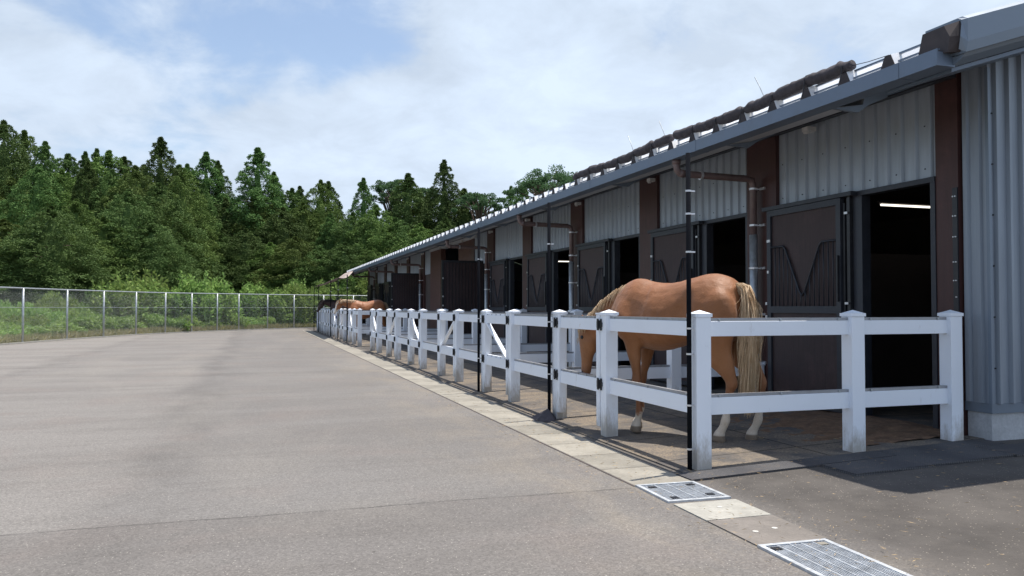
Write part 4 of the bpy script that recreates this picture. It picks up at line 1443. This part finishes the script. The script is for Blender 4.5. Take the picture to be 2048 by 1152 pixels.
# ------------------------------------------------------------------ horses
def horse_mat(name, coat, belly, points, white_h=None, white_f=None, blaze=None, mz=(.08,.05,.045)):
    m, t, b = newmat(name)
    p = opos(t)
    sp = N(t, 'ShaderNodeSeparateXYZ'); t.links.new(p, sp.inputs[0])
    X, Y, Z = sp.outputs
    n = noise(t, p, 4.0, 5, .6); n2 = noise(t, scaled(t, p, (1, 1, 3)), 60, 4, .7)
    c = mixc(t, maprange(t, n, .35, .65), coat, tuple(x*.80 for x in coat))
    c = mixc(t, maprange(t, Z, .82, 1.05, .45, 0), c, belly)
    dust = noise(t, scaled(t, p, (1, 1, 1.6)), 2.6, 7, .7, .5)
    c = mixc(t, maprange(t, dust, .50, .72, 0, .32), c, tuple(min(1, x*1.5+.06) for x in coat))
    c = mixc(t, maprange(t, noise(t, p, 7.0, 6, .7, .8), .55, .75, 0, .35), c, tuple(x*.55 for x in coat))
    c = mixc(t, maprange(t, n2, .4, .7, 0, .22), c, tuple(x*.6 for x in coat))
    c = mixc(t, maprange(t, math_node(t, 'ADD', Z, math_node(t, 'MULTIPLY', n, .12)), .5, .75, .6, 0), c, points)
    isleg = maprange(t, X, .85, .86, 1, 0)
    if white_h:
        e = math_node(t, 'ADD', Z, math_node(t, 'MULTIPLY', math_node(t, 'SUBTRACT', noise(t, p, 14, 4, .6), .5), .16))
        w = maprange(t, e, white_h-.02, white_h+.02, 1, 0)
        w = math_node(t, 'MULTIPLY', w, maprange(t, X, -.1, -.09, 1, 0))
        wf = maprange(t, e, white_f-.02, white_f+.02, 1, 0)
        wf = math_node(t, 'MULTIPLY', wf, math_node(t, 'MULTIPLY', maprange(t, X, -.1, -.09, 0, 1), isleg))
        c = mixc(t, math_node(t, 'MAXIMUM', w, wf), c, mixc(t, maprange(t, n2, .4, .7, 0, .5), (.62, .55, .46), (.40, .30, .22)))
    hoof = math_node(t, 'MULTIPLY', maprange(t, Z, .055, .07, 1, 0), isleg)
    c = mixc(t, hoof, c, mixc(t, n, (.26, .20, .14), (.12, .09, .07)))
    if blaze:
        (x0, x1, yw, z0, z1) = blaze
        k = math_node(t, 'MULTIPLY', maprange(t, X, x0, x0+.02, 0, 1), maprange(t, math_node(t, 'ABSOLUTE', Y), yw, yw+.015, 1, 0))
        k = math_node(t, 'MULTIPLY', k, maprange(t, Z, z0, z0+.03, 0, 1))
        c = mixc(t, k, c, (.75, .68, .58))
    setin(t, b, 'Base Color', c)
    setin(t, b, 'Roughness', maprange(t, n, .3, .7, .42, .60))
    b.inputs['Specular IOR Level'].default_value = .38
    b.inputs['Sheen Weight'].default_value = .15
    bump(t, b, math_node(t, 'ADD', n2, math_node(t, 'MULTIPLY', noise(t, p, 11, 5, .65), 2.5)), .006, .6)
    return m
def hair_mat(name, c1, c2):
    m, t, b = newmat(name)
    p = scaled(t, opos(t), (1, 1, .25))
    c = mixc(t, maprange(t, noise(t, p, 34, 4, .7), .3, .7), c1, c2)
    setin(t, b, 'Base Color', c); b.inputs['Roughness'].default_value = .5
    return m
def ell(c, t, a, b, n=18, top=1.0, sq=0):
    c = Vector(c); t = Vector(t).normalized()
    s = Vector((0, 1, 0)); v = t.cross(s).normalized()
    if v.z < 0 and abs(t.x) > .35: v = -v
    s = (s - t*s.dot(t)).normalized()
    out = []
    for k in range(n):
        an = 2*math.pi*k/n
        cs, sn = math.cos(an), math.sin(an)
        a_ = a*(1 - (1-top)*max(0, sn))
        out.append(c + s*(a_*cs) + v*(b*sn))
    return out
def loft(mb, pts, n=18):
    """pts: (x,y,z,side radius,other radius)"""
    P_ = [Vector(p[:3]) for p in pts]
    rings = []
    for i, p in enumerate(pts):
        t = P_[min(i+1, len(P_)-1)] - P_[max(i-1, 0)]
        c = P_[i]; t.normalize()
        s = Vector((0, 1, 0)); s = (s - t*s.dot(t)).normalized(); v = t.cross(s)
        rings.append([c + s*(p[3]*math.cos(6.28318*k/n)) + v*(p[4]*math.sin(6.28318*k/n)) for k in range(n)])
    mb.rings(rings)
def dense(pts, m=4):
    """Catmull-Rom refinement of tuples"""
    A = np.array(pts, float); out = []
    for i in range(len(A)-1):
        p0 = A[max(0, i-1)]; p1 = A[i]; p2 = A[i+1]; p3 = A[min(len(A)-1, i+2)]
        for k in range(m):
            u = k/m
            out.append(.5*((2*p1) + (-p0+p2)*u + (2*p0-5*p1+4*p2-p3)*u*u + (-p0+3*p1-3*p2+p3)*u**3))
    out.append(A[-1])
    return [tuple(o) for o in out]
def make_horse(loc, rz, mat, mane_m, tail_m, neck, head, feet, label, poll_up, scale=1.0, socks=True):
    mb = MB()
    # trunk: x, top, bottom, half width
    T = [(-.79,1.30,1.12,.07),(-.755,1.41,1.0,.15),(-.66,1.505,.93,.225),(-.52,1.555,.90,.272),(-.36,1.562,.885,.285),(-.2,1.53,.90,.262),(-.03,1.495,.86,.278),
         (.14,1.482,.82,.29),(.30,1.50,.815,.272),(.44,1.535,.83,.24),(.56,1.51,.86,.225),(.67,1.43,.92,.195),(.75,1.31,1.0,.12)]
    T = dense([((x*.84 if x < 0 else x), a_, b_, c_) for x, a_, b_, c_ in T], 4)
    rings = []
    for x, zt, zb, w in T:
        zc = zb + (zt-zb)*.48; r = []
        for k in range(28):
            a = 6.28318*k/28; cs, sn = math.cos(a), math.sin(a)
            hh = (zt-zc) if sn > 0 else (zc-zb)
            ww = w*(1 - (.22 if x > .25 else .06)*max(0, sn)**1.5)
            r.append((x, ww*math.copysign(abs(cs)**.92, cs), zc + hh*sn))
        rings.append(r)
    mb.rings(rings)
    # muscle masses: haunch, shoulder, stifle
    for s in (1, -1):
        loft(mb, dense([(-.42,.12*s,1.40,.08,.12),(-.44,.16*s,1.28,.120,.20),(-.46,.17*s,1.12,.125,.215),(-.43,.165*s,.98,.10,.17),(-.40,.16*s,.88,.06,.10)], 3))
        loft(mb, dense([(.44,.10*s,1.36,.05,.07),(.49,.14*s,1.25,.09,.14),(.53,.165*s,1.10,.10,.15),(.48,.15*s,.98,.085,.12),(.44,.15*s,.88,.06,.09)], 3))
    fx = feet
    for s, x0, kind in ((1, fx[0], 'h'), (-1, fx[1], 'h'), (1, fx[2], 'f'), (-1, fx[3], 'f')):
        y = .135*s
        if kind == 'h':
            dx = x0 + .50
            L = [(-.44,.16*s,1.10,.11,.20),(-.45+dx*.15,.165*s,.96,.10,.185),(-.475+dx*.3,.16*s,.84,.085,.155),(-.54+dx*.5,.155*s,.72,.064,.112),
                 (-.605+dx*.75,.145*s,.61,.042,.066),(-.625+dx*.85,y,.545,.041,.058),(-.605+dx*.92,y,.47,.032,.042),(-.59+dx,y,.36,.027,.034),(-.575+dx,y,.26,.028,.036),
                 (-.565+dx,y,.205,.036,.045),(-.545+dx,y,.15,.031,.038),(-.52+dx,y,.105,.035,.042),(-.505+dx,y,.07,.047,.055),(-.498+dx,y,.03,.053,.062),(-.495+dx,y,.0,.056,.066)]
        else:
            dx = x0 - .47
            L = [(.46,.15*s,1.02,.085,.14),(.455+dx*.1,.15*s,.90,.072,.105),(.455+dx*.25,.148*s,.80,.058,.080),(.455+dx*.4,y+.01*s,.68,.046,.058),(.455+dx*.55,y,.58,.039,.046),
                 (.460+dx*.65,y,.52,.043,.050),(.456+dx*.72,y,.46,.036,.042),(.450+dx*.8,y,.38,.026,.031),(.447+dx*.9,y,.28,.026,.032),(.445+dx*.97,y,.205,.034,.042),
                 (.458+dx,y,.15,.029,.035),(.47+dx,y,.105,.034,.040),(.48+dx,y,.07,.045,.052),(.487+dx,y,.03,.052,.060),(.49+dx,y,.0,.055,.064)]
        loft(mb, dense(L, 3), 16)
    loft(mb, dense(neck, 4), 22)
    loft(mb, dense(head, 4), 20)
    # cheek
    h0, h1 = Vector(head[1][:3]), Vector(head[3][:3])
    ax = (Vector(head[-1][:3]) - Vector(head[0][:3])).normalized()
    fwd = ax.cross(Vector((0, 1, 0))); 
    if fwd.dot(Vector((1, 0, .2))) < 0: fwd = -fwd          # towards the forehead
    c = Vector(head[2][:3]) - fwd*.05
    loft(mb, [tuple(c - ax*.12) + (.04,.04), tuple(c - ax*.06) + (.078,.075), tuple(c) + (.085,.085), tuple(c + ax*.07) + (.07,.07), tuple(c + ax*.13) + (.04,.04)])
    # ears
    for s in (1, -1):
        e = Vector(head[0][:3]) + Vector((0, .055*s, 0)) + fwd*.03
        d = (poll_up + Vector((0, .25*s, 0))).normalized()
        loft(mb, [tuple(e - d*.02)+(.028,.022), tuple(e + d*.05)+(.033,.022), tuple(e + d*.10)+(.022,.015), tuple(e + d*.145)+(.006,.005)], 10)
    body = mb.build('horse', mat, smooth=True)
    rm = body.modifiers.new('r', 'REMESH'); rm.mode = 'VOXEL'; rm.voxel_size = .012; rm.use_smooth_shade = True
    sm = body.modifiers.new('s', 'SMOOTH'); sm.factor = .5; sm.iterations = 9
    dg = bpy.context.evaluated_depsgraph_get()
    me = bpy.data.meshes.new_from_object(body.evaluated_get(dg))
    body.modifiers.clear(); old = body.data; body.data = me; bpy.data.meshes.remove(old)
    # low relief of muscle and bone
    from mathutils import noise as mn
    hips = [(Vector((-.20, .20*s, 1.44)), .05, .014) for s in (1, -1)] + [(Vector((-.16, .27*s, 1.22)), .11, -.018) for s in (1, -1)] + \
           [(Vector((.34, .26*s, 1.22)), .05, -.010) for s in (1, -1)] + [(Vector((.50, .22*s, 1.12)), .07, .012) for s in (1, -1)] + \
           [(Vector((-.36, .24*s, .98)), .06, -.010) for s in (1, -1)] + [(Vector((-.52, .22*s, 1.20)), .05, -.010) for s in (1, -1)]
    nv = len(me.vertices)
    co = np.empty(nv*3, np.float32); me.vertices.foreach_get('co', co); co = co.reshape(-1, 3).astype(float)
    no = np.empty(nv*3, np.float32); me.vertex_normals.foreach_get('vector', no); no = no.reshape(-1, 3)
    k_ = np.where(co[:, 2] < .5, .0015, .0085)
    nz = np.array([mn.noise(Vector(c_)*5.5) + .45*mn.noise(Vector(c_)*13) for c_ in co])
    d_ = k_*nz
    rib = (co[:, 0] > -.12) & (co[:, 0] < .3)
    d_ += np.where(rib, .0028*np.sin(co[:, 0]*62 + co[:, 2]*9)*np.clip(1-np.abs(co[:, 2]-1.13)/.2, 0, 1), 0)
    for p_, r_, a_ in hips:
        q_ = np.linalg.norm(co - np.array(p_), axis=1)/r_
        d_ += 1.35*a_*np.exp(-q_*q_*.5)
    co = co + no*d_[:, None]
    me.vertices.foreach_set('co', co.astype(np.float32).ravel())
    me.update()
    me.materials.clear(); me.materials.append(mat)
    me.polygons.foreach_set('use_smooth', [True]*len(me.polygons))
    tag(body, label, 'horse')
    # eyes and nostrils
    for s in (1, -1):
        p = Vector(head[1][:3])*.45 + Vector(head[2][:3])*.55 + Vector((0, (head[2][3]*.93)*s, 0)) + fwd*.035
        k = 10; R_ = .021
        MB().rings([[(p.x+R_*math.sin(a)*math.cos(6.283*j/k), p.y+R_*math.sin(a)*math.sin(6.283*j/k), p.z+R_*math.cos(a)) for j in range(k)] for a in (.05,.5,1,1.57,2.1,2.6,3.09)]).build('eye', M['black'], body, smooth=True)
        p = Vector(head[-2][:3]) + Vector((0, head[-2][3]*.8*s, 0)) + fwd*.02
        R_ = .012
        MB().rings([[(p.x+R_*math.sin(a)*math.cos(6.283*j/k), p.y+R_*math.sin(a)*math.sin(6.283*j/k), p.z+R_*1.5*math.cos(a)) for j in range(k)] for a in (.05,.5,1,1.57,2.1,2.6,3.09)]).build('nostril', M['black'], body, smooth=True)
    # hair strands as narrow ribbons
    g = np.random.default_rng(int(abs(loc[0]*100)))
    def strands(name, m, roots, paths, wid):
        V, F = [], []
        for rt, pth in zip(roots, paths):
            b0_ = len(V)
            a = g.uniform(0, 3.14); sd = np.array([math.cos(a), math.sin(a), 0])
            for i, p in enumerate(pth):
                w = wid*(1 - .75*i/(len(pth)-1))
                V += [p + sd*w, p - sd*w]
            for i in range(len(pth)-1):
                q0 = b0_+2*i; F.append((q0, q0+1, q0+3, q0+2))
        return np_mesh(name, np.array(V), np.array(F), m, body)
    # tail
    roots, paths = [], []
    for i in range(5200):
        u = g.uniform(0, 1)
        p0 = np.array([-.615-.025*u, g.normal()*.024, 1.47-.10*u])
        a = g.uniform(0, 6.283); rr = abs(g.normal())*.62
        L = g.uniform(.35, 1.06)
        sx, sy = math.cos(a)*rr, math.sin(a)*rr
        pth = []
        nseg = 10
        for k in range(nseg+1):
            f = k/nseg
            spread = .092*math.sin(min(1, f*1.25)*1.5708)*(1-.35*max(0, f-.6)/.4)
            out = .085*(1-math.exp(-f*9)) - .05*max(0, f-.15)
            pth.append(p0 + np.array([-out - (.02 if f > 0 else 0) + sx*spread*.75 + .009*math.sin(13*f+a*5), sy*spread*1.1 + .016*math.sin(6*f+a) + .008*math.sin(17*f+a*3), -f*L*1.09 + .02*math.sin(min(1, f*6)*3.14)*(1 if f < .17 else 0)]))
        roots.append(p0); paths.append(pth)
    strands('tail', tail_m, roots, paths, .0032)
    # mane along the crest
    crest = dense([n_[:3] + (n_[4],) for n_ in neck], 8)
    K = len(crest)
    roots, paths = [], []
    for i in range(1500):
        k = g.integers(int(K*.10), K-1)
        c4 = np.array(crest[k]); t = np.array(crest[min(k+1, K-1)][:3]) - np.array(crest[k-1][:3]); t = t/np.linalg.norm(t)
        up = np.array([-t[2], 0, t[0]]);
        if up[2] < 0: up = -up
        p0 = c4[:3] + up*(c4[3]*.93) + np.array([0, g.normal()*.014, 0]) + t*g.normal()*.012
        sgn = 1 if g.random() < .30 else -1
        L = g.uniform(.05, .17)
        pth = []
        for j in range(6):
            f = j/5
            pth.append(p0 + up*(.035*math.sin(min(1, f*1.6)*1.9)) + np.array([0, sgn*(.02+.085*f**.8), -L*f**1.5]) + t*(.03*f))
        roots.append(p0); paths.append(pth)
    # forelock
    for i in range(350):
        p0 = np.array(head[0][:3]) + np.array(poll_up)*.05 + g.normal(size=3)*.02
        fw = np.array(fwd); axx = np.array(ax)
        L = g.uniform(.12, .26)
        paths.append([p0 + fw*(.085*min(1, 2.5*f))+ axx*(L*f) + np.array([0, (g.normal()*.01), 0]) for f in (0, .2, .45, .7, 1)])
        roots.append(p0)
        while len(paths[-1]) < 6: paths[-1].append(paths[-1][-1]+axx*.01)
    strands('mane', mane_m, roots, paths, .0035)
    body.location = loc; body.rotation_euler = (0, 0, rz); body.scale = (scale,)*3
    return body
chest = horse_mat('chestnut_coat', (.285, .108, .034), (.33, .150, .060), (.16, .060, .026), .40, .20)
flax = hair_mat('flaxen_hair', (.74, .57, .37), (.42, .27, .14))
neck1 = [(.40,0,1.22,.15,.26),(.56,0,1.24,.125,.235),(.70,0,1.20,.10,.20),(.84,0,1.13,.085,.17),(.96,0,1.045,.075,.145),(1.05,0,.985,.068,.12)]
head1 = [(1.07,0,1.03,.055,.07),(1.105,0,.965,.078,.105),(1.12,0,.88,.082,.108),(1.13,0,.78,.066,.088),(1.14,0,.68,.05,.066),(1.148,0,.60,.046,.058),(1.152,0,.545,.048,.055),(1.152,0,.515,.03,.035)]
make_horse((3.97, 6.88, .045), R(119.9), chest, flax, flax, neck1, head1, (-.47,-.66,.42,.58), 'chestnut horse with flaxen tail grazing head down in the nearest pen', Vector((.35, 0, 1)))
neck2 = [(.40,0,1.26,.15,.25),(.55,0,1.33,.12,.22),(.70,0,1.38,.095,.175),(.84,0,1.42,.08,.14),(.96,0,1.44,.07,.115),(1.03,0,1.43,.065,.10)]
head2 = [(1.04,0,1.47,.055,.065),(1.09,0,1.41,.08,.10),(1.135,0,1.33,.082,.105),(1.185,0,1.24,.066,.085),(1.235,0,1.15,.05,.064),(1.27,0,1.085,.046,.056),(1.295,0,1.04,.047,.052),(1.305,0,1.015,.03,.034)]
pal = horse_mat('golden_coat', (.34, .125, .045), (.36, .17, .08), (.22, .09, .04), None, None, (1.12, 0, .045, 1.0, 0))
cream = hair_mat('cream_hair', (.72, .58, .42), (.5, .36, .22))
make_horse((4.22, 31.0, .04), R(183), pal, cream, flax, neck2, head2, (-.5,-.62,.47,.5), 'golden horse with cream mane and white blaze looking over the far fence', Vector((-.2, 0, 1)))
bay = horse_mat('dark_bay_coat', (.040, .017, .012), (.05, .022, .015), (.02, .012, .01))
dark = hair_mat('black_hair', (.02, .015, .012), (.035, .025, .02))
make_horse((4.12, 37.2, .04), R(176), bay, dark, dark, neck2, head2, (-.5,-.6,.45,.52), 'dark brown horse with lowered head at the farthest pens', Vector((-.2, 0, 1)), 1.04)

# ------------------------------------------------------------------ straw scraps
def straw():
    g = np.random.default_rng(4)
    B = []
    n = 1500
    X = np.where(g.random(n) < .5, g.uniform(3.2, 5.8, n), g.uniform(2.4, 3.3, n)); Y = g.uniform(2.4, 12, n)**1.0
    z = np.array([apron(x) for x in X]) + .019
    base = np.stack([X, Y, z], 1); a = g.uniform(0, 6.283, n)
    d = np.stack([np.cos(a), np.sin(a), g.uniform(0, .12, n)], 1)
    L = g.uniform(.015, .06, n); V, F = blades(base, d, L, L*0+.0018, g)
    m = simple('straw', (.42, .30, .16), .8, 0, .3, 20)
    tag(np_mesh('straw_scraps', V, F, m), 'scattered straw scraps on the ground around the pens', 'straw', kind='stuff')
straw()

# put each assembled fence's origin at its own base
for o in list(scene.objects):
    if o.type == 'EMPTY' and o.parent is None and o.get('category') == 'fence' and o.location.length < 1e-6 and o.children:
        vs_ = [Vector(c_) for ch in o.children for c_ in ch.bound_box]
        L = Vector((min(v.x for v in vs_), min(v.y for v in vs_), 0))
        o.location = L
        for ch in o.children: ch.location = ch.location - L

# sawdust trodden out of the nearest stall
def sawdust():
    g = np.random.default_rng(31)
    nx, ny = 60, 60
    V = []; 
    from mathutils import noise as mn
    for i in range(nx):
        for j in range(ny):
            x = 4.75 + 1.45*i/(nx-1); y = 5.62 + 2.2*j/(ny-1)
            u = (i/(nx-1)-.72)/.42; v = (j/(ny-1)-.38)/.42
            h = .055*math.exp(-(u*u+v*v)*1.3) + .018*mn.noise(Vector((x*5, y*5, 0))) + .008*mn.noise(Vector((x*17, y*17, 1)))
            V.append((x, y, apron(x) + .004 + min(h, .07)))
    F = [(i*ny+j, (i+1)*ny+j, (i+1)*ny+j+1, i*ny+j+1) for i in range(nx-1) for j in range(ny-1)]
    m = simple('sawdust', (.17, .10, .058), .95, 0, .4, 12, (.34, .23, .13), .7, .01)
    tag(np_mesh('sawdust_pile', np.array(V), np.array(F), m, smooth=True), 'brown sawdust trodden out in front of the nearest stall door', 'sawdust', kind='stuff')
sawdust()
